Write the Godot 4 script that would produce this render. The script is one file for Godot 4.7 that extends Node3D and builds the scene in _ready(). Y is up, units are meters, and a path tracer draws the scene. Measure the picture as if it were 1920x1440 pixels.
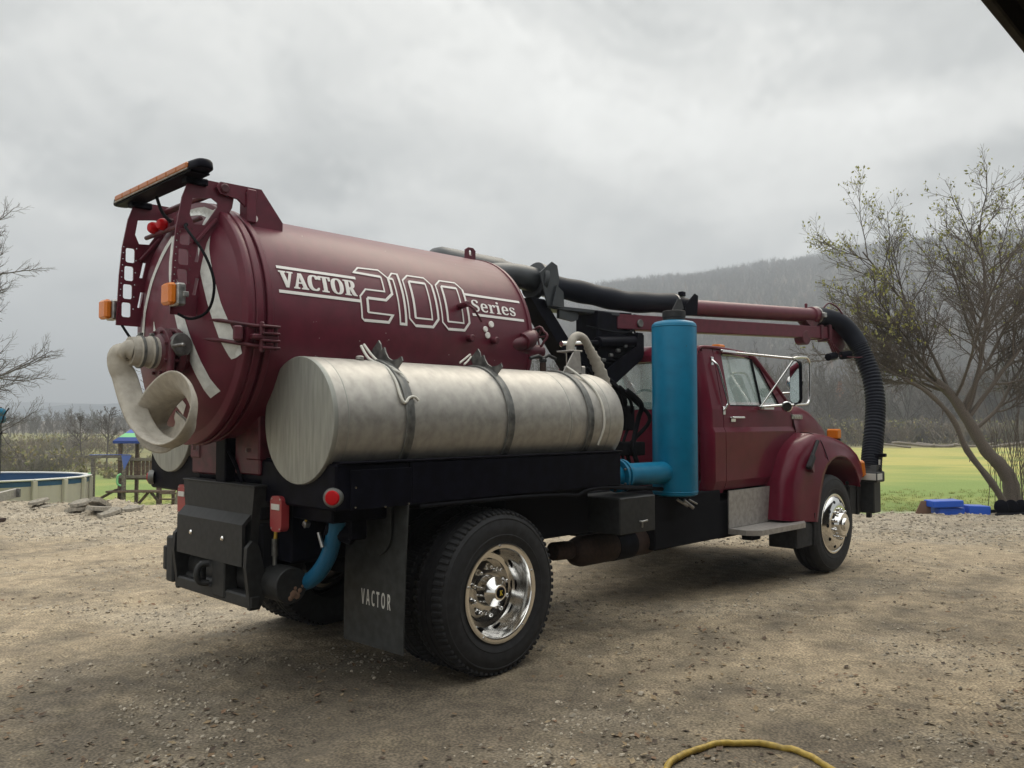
extends Node3D
# The truck points along +X and its near (kerb) side faces +Z. The yard uses a second pair of axes: s to the right, t away from the barn.

const CAM := Vector3(-3.617, 1.6, 4.97)
const AX_S := Vector3(0.69717, 0, 0.71691)
const AX_T := Vector3(0.71691, 0, -0.69717)

var M := {}
var taken := {}
var rng := RandomNumberGenerator.new()

# ------------------------------------------------------------------ naming
func numbered(n: String) -> String:
	if not taken.has(n):
		taken[n] = 0
		return n
	taken[n] += 1
	return "%s_%03d" % [n, taken[n]]

func tag(o, label: String, category: String, group := ""):
	o.set_meta("label", label)
	o.set_meta("category", category)
	if group != "": o.set_meta("group", group)
	return o

func thing(n: String, label: String, category: String, at := Vector3.ZERO, turn := 0.0, group := "") -> Node3D:
	var o := Node3D.new()
	o.name = numbered(n)
	add_child(o, true)
	o.position = at
	o.rotation.y = turn
	tag(o, label, category, group)
	return o

func mi(n: String, mesh: Mesh, mat, parent = null) -> MeshInstance3D:
	var o := MeshInstance3D.new()
	o.mesh = mesh
	if mat != null: o.material_override = mat
	if parent == null:
		o.name = numbered(n)
		add_child(o, true)
	else:
		o.name = n
		parent.add_child(o, true)
	return o

func ob(n: String, st: SurfaceTool, mat, parent = null) -> MeshInstance3D:
	st.generate_normals()
	return mi(n, st.commit(), mat, parent)

func struct(o):
	o.set_meta("kind", "structure")
	return o

func stuff(o):
	o.set_meta("kind", "stuff")
	return o

func S(s: float, t: float, y := 0.0) -> Vector3:
	return Vector3(CAM.x, 0, CAM.z) + AX_S * s + AX_T * t + Vector3(0, y, 0)

# ------------------------------------------------------------------ mesh helpers
func sg() -> SurfaceTool:
	var st := SurfaceTool.new()
	st.begin(Mesh.PRIMITIVE_TRIANGLES)
	st.set_smooth_group(-1)
	return st

func tri(st: SurfaceTool, a: Vector3, b: Vector3, c: Vector3):
	st.add_vertex(a); st.add_vertex(b); st.add_vertex(c)

func triO(st: SurfaceTool, a: Vector3, b: Vector3, c: Vector3, o: Vector3):
	var n := (a - c).cross(a - b)
	if n.dot((a + b + c) / 3.0 - o) < 0.0: tri(st, a, c, b)
	else: tri(st, a, b, c)

func quadO(st, a, b, c, d, o):
	triO(st, a, b, c, o)
	triO(st, a, c, d, o)

func bx(st: SurfaceTool, c: Vector3, s: Vector3, b := 0.006, q := Basis()):
	st.set_smooth_group(-1)
	var h := s * 0.5
	b = minf(b, minf(h.x, minf(h.y, h.z)) * 0.6)
	var P := {}
	for sx in [-1, 1]:
		for sy in [-1, 1]:
			for sz in [-1, 1]:
				P[[sx, sy, sz, 0]] = c + q * Vector3(sx * h.x, sy * (h.y - b), sz * (h.z - b))
				P[[sx, sy, sz, 1]] = c + q * Vector3(sx * (h.x - b), sy * h.y, sz * (h.z - b))
				P[[sx, sy, sz, 2]] = c + q * Vector3(sx * (h.x - b), sy * (h.y - b), sz * h.z)
	for k in [-1, 1]:
		quadO(st, P[[k, -1, -1, 0]], P[[k, 1, -1, 0]], P[[k, 1, 1, 0]], P[[k, -1, 1, 0]], c)
		quadO(st, P[[-1, k, -1, 1]], P[[1, k, -1, 1]], P[[1, k, 1, 1]], P[[-1, k, 1, 1]], c)
		quadO(st, P[[-1, -1, k, 2]], P[[1, -1, k, 2]], P[[1, 1, k, 2]], P[[-1, 1, k, 2]], c)
		for l in [-1, 1]:
			quadO(st, P[[k, l, -1, 0]], P[[k, l, 1, 0]], P[[k, l, 1, 1]], P[[k, l, -1, 1]], c)
			quadO(st, P[[k, -1, l, 0]], P[[k, 1, l, 0]], P[[k, 1, l, 2]], P[[k, -1, l, 2]], c)
			quadO(st, P[[-1, k, l, 1]], P[[1, k, l, 1]], P[[1, k, l, 2]], P[[-1, k, l, 2]], c)
			for m in [-1, 1]:
				triO(st, P[[k, l, m, 0]], P[[k, l, m, 1]], P[[k, l, m, 2]], c)

func frame_of(d: Vector3) -> Array:
	d = d.normalized()
	var up := Vector3.UP if absf(d.y) < 0.9 else Vector3.RIGHT
	var e1 := up.cross(d).normalized()
	return [e1, d.cross(e1)]

func smooth_path(pts: Array, n := 8) -> Array:
	var out := []
	for i in pts.size() - 1:
		var a: Vector3 = pts[maxi(i - 1, 0)]
		var b: Vector3 = pts[i]
		var c: Vector3 = pts[i + 1]
		var d: Vector3 = pts[mini(i + 2, pts.size() - 1)]
		for k in n: out.append(b.cubic_interpolate(c, a, d, float(k) / n))
	out.append(pts[-1])
	return out

# round bar along a path; r is a number or an array of radii
func tube(st: SurfaceTool, path: Array, r, sides := 12, caps := true):
	var n := path.size()
	var fr := frame_of(path[1] - path[0])
	var e1: Vector3 = fr[0]
	var rings := []
	for i in n:
		var d: Vector3 = (path[mini(i + 1, n - 1)] - path[maxi(i - 1, 0)]).normalized()
		e1 = (e1 - d * e1.dot(d)).normalized()
		var e2 := d.cross(e1)
		var rr: float = r[i] if r is Array else r
		var ring := []
		for j in sides:
			var a := TAU * j / sides
			ring.append(path[i] + (e1 * cos(a) + e2 * sin(a)) * rr)
		rings.append(ring)
	st.set_smooth_group(1)
	for i in n - 1:
		for j in sides:
			var k := (j + 1) % sides
			tri(st, rings[i][j], rings[i + 1][j], rings[i][k])
			tri(st, rings[i][k], rings[i + 1][j], rings[i + 1][k])
	st.set_smooth_group(-1)
	if caps:
		for j in sides:
			var k := (j + 1) % sides
			tri(st, path[0], rings[0][j], rings[0][k])
			tri(st, path[n - 1], rings[n - 1][k], rings[n - 1][j])

# profile of (radius, height) turned about an axis; the outside lies to the side away from the axis when heights rise
func lathe(st: SurfaceTool, o: Vector3, dir: Vector3, prof: Array, sides := 32, sharp := 0.6):
	dir = dir.normalized()
	var fr := frame_of(dir)
	var e1: Vector3 = fr[0]
	var e2: Vector3 = fr[1]
	var g := 1
	for i in prof.size() - 1:
		if i > 0:
			var d0: Vector2 = (prof[i] - prof[i - 1]).normalized()
			var d1: Vector2 = (prof[i + 1] - prof[i]).normalized()
			if absf(d0.angle_to(d1)) > sharp: g += 1
		st.set_smooth_group(g)
		for j in sides:
			var a0 := TAU * j / sides
			var a1 := TAU * (j + 1) / sides
			if j == sides - 1: a1 = 0.0
			var u0 := e1 * cos(a0) + e2 * sin(a0)
			var u1 := e1 * cos(a1) + e2 * sin(a1)
			var p: Vector2 = prof[i]
			var q: Vector2 = prof[i + 1]
			var A := o + dir * p.y + u0 * p.x
			var B := o + dir * p.y + u1 * p.x
			var C := o + dir * q.y + u0 * q.x
			var D := o + dir * q.y + u1 * q.x
			if p.x > 0.00001: tri(st, A, C, B)
			if q.x > 0.00001: tri(st, B, C, D)
	st.set_smooth_group(-1)

func cyl(st, a: Vector3, b: Vector3, r: float, sides := 20, bev := 0.006):
	var l := a.distance_to(b)
	lathe(st, a, b - a, [Vector2(0, 0), Vector2(r - bev, 0), Vector2(r, bev), Vector2(r, l - bev), Vector2(r - bev, l), Vector2(0, l)], sides)

# surface through rows of points; o = function-free reference: each row's middle
func loft(st: SurfaceTool, rows: Array, closed := false, flip := false, group := 1):
	st.set_smooth_group(group)
	for i in rows.size() - 1:
		var n: int = rows[i].size()
		for j in (n if closed else n - 1):
			var k := (j + 1) % n
			var a: Vector3 = rows[i][j]
			var b: Vector3 = rows[i][k]
			var c: Vector3 = rows[i + 1][j]
			var d: Vector3 = rows[i + 1][k]
			if flip:
				tri(st, a, b, c); tri(st, b, d, c)
			else:
				tri(st, a, c, b); tri(st, b, c, d)
	st.set_smooth_group(-1)

func area2(p) -> float:
	var s := 0.0
	for i in p.size():
		var q = p[(i + 1) % p.size()]
		s += p[i].x * q.y - q.x * p[i].y
	return s * 0.5

# flat pieces of a polygon with holes, cut along given x and y lines
func pieces_of(pts: PackedVector2Array, holes: Array, cx: Array, cy: Array) -> Array:
	var list := [pts]
	var cuts := []
	for x in cx: cuts.append([0, x])
	for y in cy: cuts.append([1, y])
	for h in holes:
		var c := Vector2.ZERO
		for p in h: c += p
		c /= h.size()
		cuts.append([0, c.x])
	for cut in cuts:
		var v: float = cut[1]
		var lo: PackedVector2Array
		var hi: PackedVector2Array
		if cut[0] == 0:
			lo = PackedVector2Array([Vector2(-99, -99), Vector2(v, -99), Vector2(v, 99), Vector2(-99, 99)])
			hi = PackedVector2Array([Vector2(v, -99), Vector2(99, -99), Vector2(99, 99), Vector2(v, 99)])
		else:
			lo = PackedVector2Array([Vector2(-99, -99), Vector2(99, -99), Vector2(99, v), Vector2(-99, v)])
			hi = PackedVector2Array([Vector2(-99, v), Vector2(99, v), Vector2(99, 99), Vector2(-99, 99)])
		var out := []
		for p in list:
			out.append_array(Geometry2D.intersect_polygons(p, lo))
			out.append_array(Geometry2D.intersect_polygons(p, hi))
		list = out
	for h in holes:
		var out := []
		for p in list: out.append_array(Geometry2D.clip_polygons(p, h))
		list = out
	return list

# plate: outline in 2D, warp(x, y, side) -> Vector3 with side -1 (back) and +1 (front)
func plate_w(st: SurfaceTool, pts: Array, warp: Callable, holes := [], cx := [], cy := []):
	var P := PackedVector2Array(pts)
	var H := []
	for h in holes: H.append(PackedVector2Array(h))
	st.set_smooth_group(-1)
	for p in pieces_of(P, H, cx, cy):
		var ids := Geometry2D.triangulate_polygon(p)
		for i in range(0, ids.size(), 3):
			for sd in [-1, 1]:
				var a: Vector3 = warp.call(p[ids[i]].x, p[ids[i]].y, sd)
				var b: Vector3 = warp.call(p[ids[i + 1]].x, p[ids[i + 1]].y, sd)
				var c: Vector3 = warp.call(p[ids[i + 2]].x, p[ids[i + 2]].y, sd)
				var m: Vector3 = warp.call(p[ids[i]].x, p[ids[i]].y, -sd)
				triO(st, a, b, c, m)
	var loops := [P]
	loops.append_array(H)
	for li in loops.size():
		var L: PackedVector2Array = loops[li]
		var ccw := area2(L) > 0.0
		for i in L.size():
			var a2 := L[i]
			var b2 := L[(i + 1) % L.size()]
			var ts := [0.0, 1.0]
			for y in cy:
				if (a2.y - y) * (b2.y - y) < 0.0: ts.append((y - a2.y) / (b2.y - a2.y))
			for x in cx:
				if (a2.x - x) * (b2.x - x) < 0.0: ts.append((x - a2.x) / (b2.x - a2.x))
			ts.sort()
			var nrm := (b2 - a2).orthogonal() * (1.0 if ccw else -1.0)
			if li > 0: nrm = -nrm
			for k in ts.size() - 1:
				var p := a2.lerp(b2, ts[k])
				var q := a2.lerp(b2, ts[k + 1])
				var mid := (p + q) * 0.5 + nrm.normalized() * 0.01
				var m3: Vector3 = (warp.call(mid.x, mid.y, -1) + warp.call(mid.x, mid.y, 1)) * 0.5
				var base: Vector3 = (warp.call((p.x + q.x) * 0.5, (p.y + q.y) * 0.5, -1) + warp.call((p.x + q.x) * 0.5, (p.y + q.y) * 0.5, 1)) * 0.5
				var o3 := base + (m3 - base)
				quadO(st, warp.call(p.x, p.y, -1), warp.call(q.x, q.y, -1), warp.call(q.x, q.y, 1), warp.call(p.x, p.y, 1), o3)

func plate(st, pts: Array, o: Vector3, ux: Vector3, uy: Vector3, th: float, holes := [], cx := [], cy := []):
	var n := ux.cross(uy).normalized() * th * 0.5
	plate_w(st, pts, func(x, y, sd): return o + ux * x + uy * y + n * sd, holes, cx, cy)

func plate_z(st, pts: Array, z: float, th: float, holes := []):
	plate(st, pts, Vector3(0, 0, z), Vector3.RIGHT, Vector3.UP, th, holes)

func plate_x(st, pts: Array, x: float, th: float, holes := []):
	plate(st, pts, Vector3(x, 0, 0), Vector3(0, 0, 1), Vector3.UP, th, holes)

func v2(a: Array) -> Array:
	var o := []
	for i in range(0, a.size(), 2): o.append(Vector2(a[i], a[i + 1]))
	return o

func v3(a: Array) -> Array:
	var o := []
	for i in range(0, a.size(), 3): o.append(Vector3(a[i], a[i + 1], a[i + 2]))
	return o

func rrect(cx: float, cy: float, w: float, h: float, r: float, n := 4) -> Array:
	var o := []
	for q in [[1, 1, 0], [-1, 1, 1], [-1, -1, 2], [1, -1, 3]]:
		for k in n + 1:
			var a: float = PI / 2 * (q[2] + float(k) / n)
			o.append(Vector2(cx + q[0] * (w / 2 - r) + cos(a) * r, cy + q[1] * (h / 2 - r) + sin(a) * r))
	return o

# lettering as flat triangles, mapped by f(x, y) with x from 0 to width and y from 0 to height
func lettering(st: SurfaceTool, text: String, face: String, weight: int, w: float, h: float, f: Callable, maxedge := 0.05, bold := 0.0):
	var tm := TextMesh.new()
	var sf := SystemFont.new()
	sf.font_names = PackedStringArray([face])
	sf.font_weight = weight
	tm.font = sf
	tm.font_size = 64
	tm.pixel_size = 0.01
	tm.depth = 0.0
	tm.text = text
	var ar := tm.get_mesh_arrays()
	var V: PackedVector3Array = ar[Mesh.ARRAY_VERTEX]
	var I: PackedInt32Array = ar[Mesh.ARRAY_INDEX]
	var lo := Vector3(1e9, 1e9, 0)
	var hi := -lo
	for v in V:
		lo = lo.min(v)
		hi = hi.max(v)
	var sc := Vector2(w / (hi.x - lo.x), h / (hi.y - lo.y))
	st.set_smooth_group(-1)
	var shifts := [0.0] if bold == 0.0 else [-bold, 0.0, bold]
	for c in shifts.size(): for i in range(0, I.size(), 3):
		var p := []
		for k in 3: p.append(Vector2(shifts[c] + (V[I[i + k]].x - lo.x) * sc.x, (V[I[i + k]].y - lo.y) * sc.y))
		if absf(area2(p)) < 1e-9: continue
		split_tri(st, p[0], p[1], p[2], func(x, y, o): return f.call(x, y, o + c * 0.0005), maxedge, 0)

func split_tri(st, a: Vector2, b: Vector2, c: Vector2, f: Callable, m: float, d: int):
	var l := [a.distance_to(b), b.distance_to(c), c.distance_to(a)]
	var k := l.find(l.max())
	if l[k] > m and d < 7:
		if k == 0:
			split_tri(st, a, (a + b) * 0.5, c, f, m, d + 1); split_tri(st, (a + b) * 0.5, b, c, f, m, d + 1)
		elif k == 1:
			split_tri(st, a, b, (b + c) * 0.5, f, m, d + 1); split_tri(st, a, (b + c) * 0.5, c, f, m, d + 1)
		else:
			split_tri(st, a, b, (a + c) * 0.5, f, m, d + 1); split_tri(st, (a + c) * 0.5, b, c, f, m, d + 1)
		return
	var o: Vector3 = f.call((a + b + c).x / 3.0, (a + b + c).y / 3.0, -0.1)
	triO(st, f.call(a.x, a.y, 0.0), f.call(b.x, b.y, 0.0), f.call(c.x, c.y, 0.0), o)

# closed outline drawn as a line of width w, mapped by f(x, y)
func outline(st, pts: Array, w: float, f: Callable, inner := false):
	var n := pts.size()
	var sgn := signf(area2(pts)) * (-1.0 if inner else 1.0)
	for i in n:
		# heavier strokes on the right and lower sides
		var e: Vector2 = pts[(i + 1) % n] - pts[i]
		var nn := e.orthogonal().normalized() * sgn
		if nn.dot(Vector2(0.8, -0.6)) > 0.45:
			var sh := -nn * w * 0.55
			strip(st, pts[i] + sh, pts[(i + 1) % n] + sh, w * 1.0, f)
	var inn := []
	var out := []
	for i in n:
		var a: Vector2 = pts[(i + n - 1) % n]
		var b: Vector2 = pts[i]
		var c: Vector2 = pts[(i + 1) % n]
		var n0 := (b - a).orthogonal().normalized()
		var n1 := (c - b).orthogonal().normalized()
		var m := (n0 + n1).normalized()
		var s := w * 0.5 / maxf(0.5, m.dot(n0))
		inn.append(b - m * s)
		out.append(b + m * s)
	for i in n:
		var k := (i + 1) % n
		split_tri(st, inn[i], out[i], out[k], f, 0.04, 0)
		split_tri(st, inn[i], out[k], inn[k], f, 0.04, 0)

func strip(st, a: Vector2, b: Vector2, w: float, f: Callable):
	var nn := (b - a).orthogonal().normalized() * w * 0.5
	split_tri(st, a - nn, a + nn, b + nn, f, 0.08, 0)
	split_tri(st, a - nn, b + nn, b - nn, f, 0.08, 0)

# ------------------------------------------------------------------ materials
func lin(r: float, g: float, b: float) -> Color:
	return Color(r, g, b).linear_to_srgb()

func noise_img(size: int, seed_: int, freq: float, oct := 5, lo := 0.0, hi := 1.0) -> Image:
	var n := FastNoiseLite.new()
	n.seed = seed_
	n.noise_type = FastNoiseLite.TYPE_SIMPLEX_SMOOTH
	n.frequency = freq
	n.fractal_octaves = oct
	var im := n.get_seamless_image(size, size, false, false, 0.15, true)
	im.convert(Image.FORMAT_L8)
	if lo != 0.0 or hi != 1.0:
		var d := im.get_data()
		for i in d.size(): d[i] = int(clampf(255.0 * (lo + (hi - lo) * d[i] / 255.0), 0.0, 255.0))
		im = Image.create_from_data(size, size, false, Image.FORMAT_L8, d)
	return im

var T := {}
func tex(key: String, size: int, seed_: int, freq: float, oct: int, lo: float, hi: float) -> ImageTexture:
	if not T.has(key):
		var im := noise_img(size, seed_, freq, oct, lo, hi)
		im.generate_mipmaps()
		T[key] = ImageTexture.create_from_image(im)
	return T[key]

func nrm_tex(key: String, size: int, seed_: int, freq: float, oct: int, k: float) -> ImageTexture:
	if not T.has(key):
		var im := noise_img(size, seed_, freq, oct)
		im.convert(Image.FORMAT_RGBA8)
		im.bump_map_to_normal_map(k)
		T[key] = ImageTexture.create_from_image(im)
	return T[key]

func mat(key: String, c: Color, rough: float, metal := 0.0, grime := "", scale := 1.0) -> StandardMaterial3D:
	var m := StandardMaterial3D.new()
	m.albedo_color = c
	m.roughness = rough
	m.metallic = metal
	m.resource_name = key
	if grime != "":
		m.albedo_texture = T[grime]
		m.uv1_triplanar = true
		m.uv1_scale = Vector3.ONE * scale
	M[key] = m
	return m

func make_materials():
	tex("grime", 512, 11, 0.012, 6, 0.62, 1.12)
	tex("fine", 512, 12, 0.05, 4, 0.55, 1.15)
	tex("soft", 512, 13, 0.006, 5, 0.75, 1.1)
	tex("haze", 512, 17, 0.02, 6, 0.84, 1.05)
	tex("faint", 512, 18, 0.01, 6, 0.9, 1.04)
	tex("rough", 512, 14, 0.015, 5, 0.35, 1.1)
	nrm_tex("bumps", 512, 15, 0.03, 5, 6.0)
	nrm_tex("dents", 512, 16, 0.008, 3, 3.0)
	var m := mat("maroon", lin(0.115, 0.011, 0.026), 0.5, 0.0, "haze", 0.8)
	m.metallic_specular = 0.4
	m.clearcoat_enabled = true; m.clearcoat = 0.2; m.clearcoat_roughness = 0.3
	m = mat("maroon_dull", lin(0.105, 0.012, 0.024), 0.5, 0.0, "grime", 1.3)
	m.normal_enabled = true; m.normal_texture = T["dents"]; m.normal_scale = 0.12
	m = mat("maroon_cab", lin(0.12, 0.011, 0.025), 0.3, 0.0, "faint", 0.9)
	m.metallic_specular = 0.22
	m.clearcoat_enabled = true; m.clearcoat = 0.18; m.clearcoat_roughness = 0.1
	m = mat("white_decal", lin(0.8, 0.77, 0.73), 0.5)
	m = mat("white_tape", lin(0.68, 0.69, 0.66), 0.45, 0.0, "haze", 1.5)
	m = mat("aluminium", lin(0.43, 0.41, 0.375), 0.5, 0.62, "haze", 1.1)
	m.normal_enabled = true; m.normal_texture = T["dents"]; m.normal_scale = 0.10
	m = mat("aluminium_end", lin(0.36, 0.365, 0.33), 0.55, 0.5, "haze", 1.0)
	m.uv1_scale = Vector3(1.0, 0.25, 2.2)
	m = mat("aluminium_plate", lin(0.40, 0.375, 0.35), 0.5, 0.5, "haze", 1.4)
	m = mat("steel", lin(0.2, 0.2, 0.19), 0.5, 0.6, "grime", 2.0)
	m = mat("steel_light", lin(0.45, 0.44, 0.42), 0.35, 0.9, "grime", 3.0)
	mat("chrome", lin(0.74, 0.73, 0.71), 0.13, 1.0)
	m = mat("black_paint", lin(0.006, 0.006, 0.011), 0.45, 0.0, "grime", 1.2)
	m.metallic_specular = 0.15
	m = mat("black_dusty", lin(0.016, 0.0165, 0.017), 0.62, 0.0, "grime", 2.5)
	m.normal_enabled = true; m.normal_texture = T["dents"]; m.normal_scale = 0.2
	m = mat("black_matt", lin(0.008, 0.008, 0.01), 0.85)
	m.metallic_specular = 0.2
	m = mat("grey_paint", lin(0.035, 0.04, 0.045), 0.45, 0.0, "soft", 1.0)
	m = mat("rubber", lin(0.018, 0.018, 0.02), 0.75, 0.0, "grime", 2.0)
	m = mat("rubber_flap", lin(0.03, 0.033, 0.033), 0.6, 0.0, "grime", 1.6)
	m = mat("hose_black", lin(0.007, 0.009, 0.016), 0.55)
	m.metallic_specular = 0.3
	m = mat("blue_paint", lin(0.004, 0.155, 0.28), 0.38, 0.0, "faint", 1.2)
	m.metallic_specular = 0.35
	m = mat("blue_hose", lin(0.004, 0.10, 0.2), 0.45)
	m = mat("canvas", lin(0.44, 0.405, 0.345), 0.85, 0.0, "haze", 1.8)
	m.normal_enabled = true; m.normal_texture = T["bumps"]; m.normal_scale = 0.2
	mat("rope", lin(0.6, 0.58, 0.52), 0.8)
	m = mat("rust", lin(0.045, 0.022, 0.014), 0.85, 0.0, "grime", 4.0)
	m = mat("red_lens", lin(0.42, 0.006, 0.010), 0.3)
	m.metallic_specular = 0.25
	mat("red_dull", lin(0.28, 0.03, 0.035), 0.35)
	mat("amber", lin(0.62, 0.17, 0.012), 0.22)
	mat("amber_dark", lin(0.40, 0.13, 0.03), 0.3)
	mat("yellow_label", lin(0.75, 0.55, 0.02), 0.5)
	mat("paper_label", lin(0.55, 0.54, 0.5), 0.6)
	mat("yellow_wire", lin(0.5, 0.32, 0.04), 0.5)
	m = mat("glass", lin(0.62, 0.8, 0.75), 0.02)
	m.transparency = BaseMaterial3D.TRANSPARENCY_ALPHA
	m.albedo_color.a = 0.22
	mat("seat_cloth", lin(0.05, 0.05, 0.055), 0.9)
	mat("mirror", lin(0.75, 0.77, 0.78), 0.03, 1.0)
	m = mat("wood", lin(0.16, 0.1, 0.065), 0.8, 0.0, "grime", 2.0)
	m = mat("wood_grey", lin(0.26, 0.22, 0.18), 0.85, 0.0, "grime", 2.0)
	m = mat("dark_wood", lin(0.03, 0.022, 0.017), 0.8, 0.0, "grime", 2.0)
	m = mat("bark", lin(0.17, 0.14, 0.115), 0.9, 0.0, "fine", 2.5)
	m.normal_enabled = true; m.normal_texture = T["bumps"]; m.normal_scale = 0.8
	mat("bark_dark", lin(0.13, 0.112, 0.098), 0.9)
	m = mat("stone", lin(0.31, 0.275, 0.22), 0.9, 0.0, "grime", 2.5)
	m.normal_enabled = true; m.normal_texture = T["bumps"]; m.normal_scale = 0.7
	m = mat("pool_wall", lin(0.5, 0.45, 0.38), 0.6)
	mat("pool_white", lin(0.72, 0.7, 0.66), 0.5)
	mat("pool_blue", lin(0.012, 0.08, 0.19), 0.4)
	mat("pool_water", lin(0.02, 0.12, 0.24), 0.05)
	mat("tarp_red", lin(0.62, 0.08, 0.07), 0.6)
	mat("tarp_blue", lin(0.1, 0.16, 0.5), 0.6)
	mat("tarp_green", lin(0.25, 0.62, 0.28), 0.6)
	mat("tarp_navy", lin(0.015, 0.05, 0.25), 0.6)
	mat("tarp_yellow", lin(0.6, 0.55, 0.3), 0.6)
	mat("slide_green", lin(0.03, 0.4, 0.05), 0.35)
	mat("plastic_blue", lin(0.01, 0.085, 0.5), 0.4)
	mat("cardboard", lin(0.2, 0.12, 0.08), 0.85)
	m = mat("yellow_hose", lin(0.5, 0.34, 0.06), 0.55, 0.0, "grime", 3.0)
	m = mat("vertex", Color.WHITE, 0.95)
	m.vertex_color_use_as_albedo = true
	m = mat("leaf", Color.WHITE, 0.8)
	m.vertex_color_use_as_albedo = true
	m.backlight_enabled = true
	m.backlight = Color(0.25, 0.28, 0.1)

# ------------------------------------------------------------------ camera, sky, light
func _ready():
	rng.seed = 7
	var cam := Camera3D.new()
	cam.name = "camera"
	add_child(cam)
	var d := (AX_T * cos(0.043425) + Vector3.UP * sin(0.043425)).normalized()
	cam.look_at_from_position(CAM, CAM + d, Vector3.UP)
	cam.fov = 49.41
	cam.near = 0.05
	cam.far = 6000.0
	cam.current = true
	make_sky()
	var sun := DirectionalLight3D.new()
	sun.name = "sun"
	add_child(sun)
	var to_sun := (AX_T * 0.8 + AX_S * 0.35 + Vector3.UP * 0.85).normalized()
	sun.look_at_from_position(Vector3.ZERO, -to_sun, Vector3.UP)
	sun.light_color = Color(1.0, 0.95, 0.86)
	sun.light_energy = 0.34
	sun.light_angular_distance = 34.0
	sun.shadow_enabled = true
	make_materials()
	make_ground()
	make_hills()
	make_barn()
	make_truck()
	make_woods()
	make_trees()
	make_left_yard()
	make_right_yard()
	make_ground_details()

func make_sky():
	var n1 := FastNoiseLite.new()
	n1.seed = 8
	n1.noise_type = FastNoiseLite.TYPE_SIMPLEX_SMOOTH
	n1.frequency = 0.8
	n1.fractal_octaves = 5
	n1.fractal_gain = 0.5
	n1.domain_warp_enabled = true
	n1.domain_warp_amplitude = 0.8
	n1.domain_warp_frequency = 0.4
	var n2 := FastNoiseLite.new()
	n2.seed = 5
	n2.frequency = 0.16
	n2.fractal_octaves = 3
	var W := 1024
	var H := 512
	var im := Image.create_empty(W, H, false, Image.FORMAT_RGBF)
	var glow := (AX_T * 0.87 + AX_S * 0.30 + Vector3.UP * 0.24).normalized()
	for j in H:
		var th := PI * (j + 0.5) / H
		var y := cos(th)
		var sr := sin(th)
		for i in W:
			var a := TAU * ((i + 0.5) / W - 0.5)
			var dir := Vector3(sin(a) * sr, y, -cos(a) * sr)
			var c: Color
			if y < 0.0:
				c = Color(0.17, 0.155, 0.12).lerp(Color(0.5, 0.51, 0.52), exp(y * 25.0))
			else:
				var k := 1.0 / (y + 0.16)
				var px := Vector3(dir.x * k, dir.z * k, y * 1.5)
				var f := n1.get_noise_3dv(px) * 0.8 + n2.get_noise_3dv(px) * 0.45 + 0.06
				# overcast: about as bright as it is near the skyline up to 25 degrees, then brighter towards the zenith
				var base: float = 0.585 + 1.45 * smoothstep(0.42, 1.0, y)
				var thin: float = clampf(y * 6.0, 0.0, 1.0)
				base *= 1.0 + f * 1.0 * thin
				var g: float = maxf(0.0, dir.dot(glow))
				base += 0.16 * pow(g, 40.0) + 0.10 * pow(g, 8.0)
				base = maxf(base, 0.40)
				var cool: float = clampf(0.5 - f * 1.4, 0.0, 1.0)
				c = Color(base * lerpf(1.0, 0.965, cool), base * lerpf(1.0, 0.995, cool), base * lerpf(0.965, 0.985, cool))
				var hz: float = exp(-y * 14.0)
				c = c.lerp(Color(0.78, 0.775, 0.765), hz * 0.8)
			im.set_pixel(i, j, c)
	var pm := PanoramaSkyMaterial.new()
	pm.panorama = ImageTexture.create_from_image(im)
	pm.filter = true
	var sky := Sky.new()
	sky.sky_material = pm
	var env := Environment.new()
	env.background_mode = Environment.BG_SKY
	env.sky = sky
	env.background_energy_multiplier = 1.0
	env.tonemap_mode = Environment.TONE_MAPPER_LINEAR
	env.tonemap_exposure = 1.3
	env.fog_enabled = true
	env.fog_density = 0.0012
	env.fog_light_color = Color(0.69, 0.71, 0.735)
	env.sdfgi_enabled = true
	env.ssao_enabled = true
	env.ssil_enabled = true
	var we := WorldEnvironment.new()
	we.name = "environment"
	we.environment = env
	add_child(we)

# ------------------------------------------------------------------ ground
var gn := FastNoiseLite.new()
var gn2 := FastNoiseLite.new()

func edge_t(s: float) -> float:
	var e: float
	if s < 0.0: e = 14.2 + 0.18 * maxf(0.0, -s - 3.0) + 0.06 * maxf(0.0, -s - 6.0)
	else: e = 14.2 - 0.02 * s
	return e + gn.get_noise_2d(s * 3.0, 77.0) * 0.5

func field_h(s: float, t: float) -> float:
	var left: float = clampf((-s + 2.0) / 6.0, 0.0, 1.0)
	left = left * left * (3.0 - 2.0 * left)
	var dt: float = maxf(0.0, t - edge_t(s) + 0.5)
	var yl: float = -1.5 * smoothstep(0.0, 5.0, dt)
	var yr: float = -0.9 * smoothstep(0.0, 60.0, dt)
	var near: float = -0.06 if dt <= 0.0 else -0.03
	return lerpf(yr, yl, left) + near + gn.get_noise_2d(s * 0.4, t * 0.4) * 0.06 * clampf(dt / 10.0, 0.0, 1.0)

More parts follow.
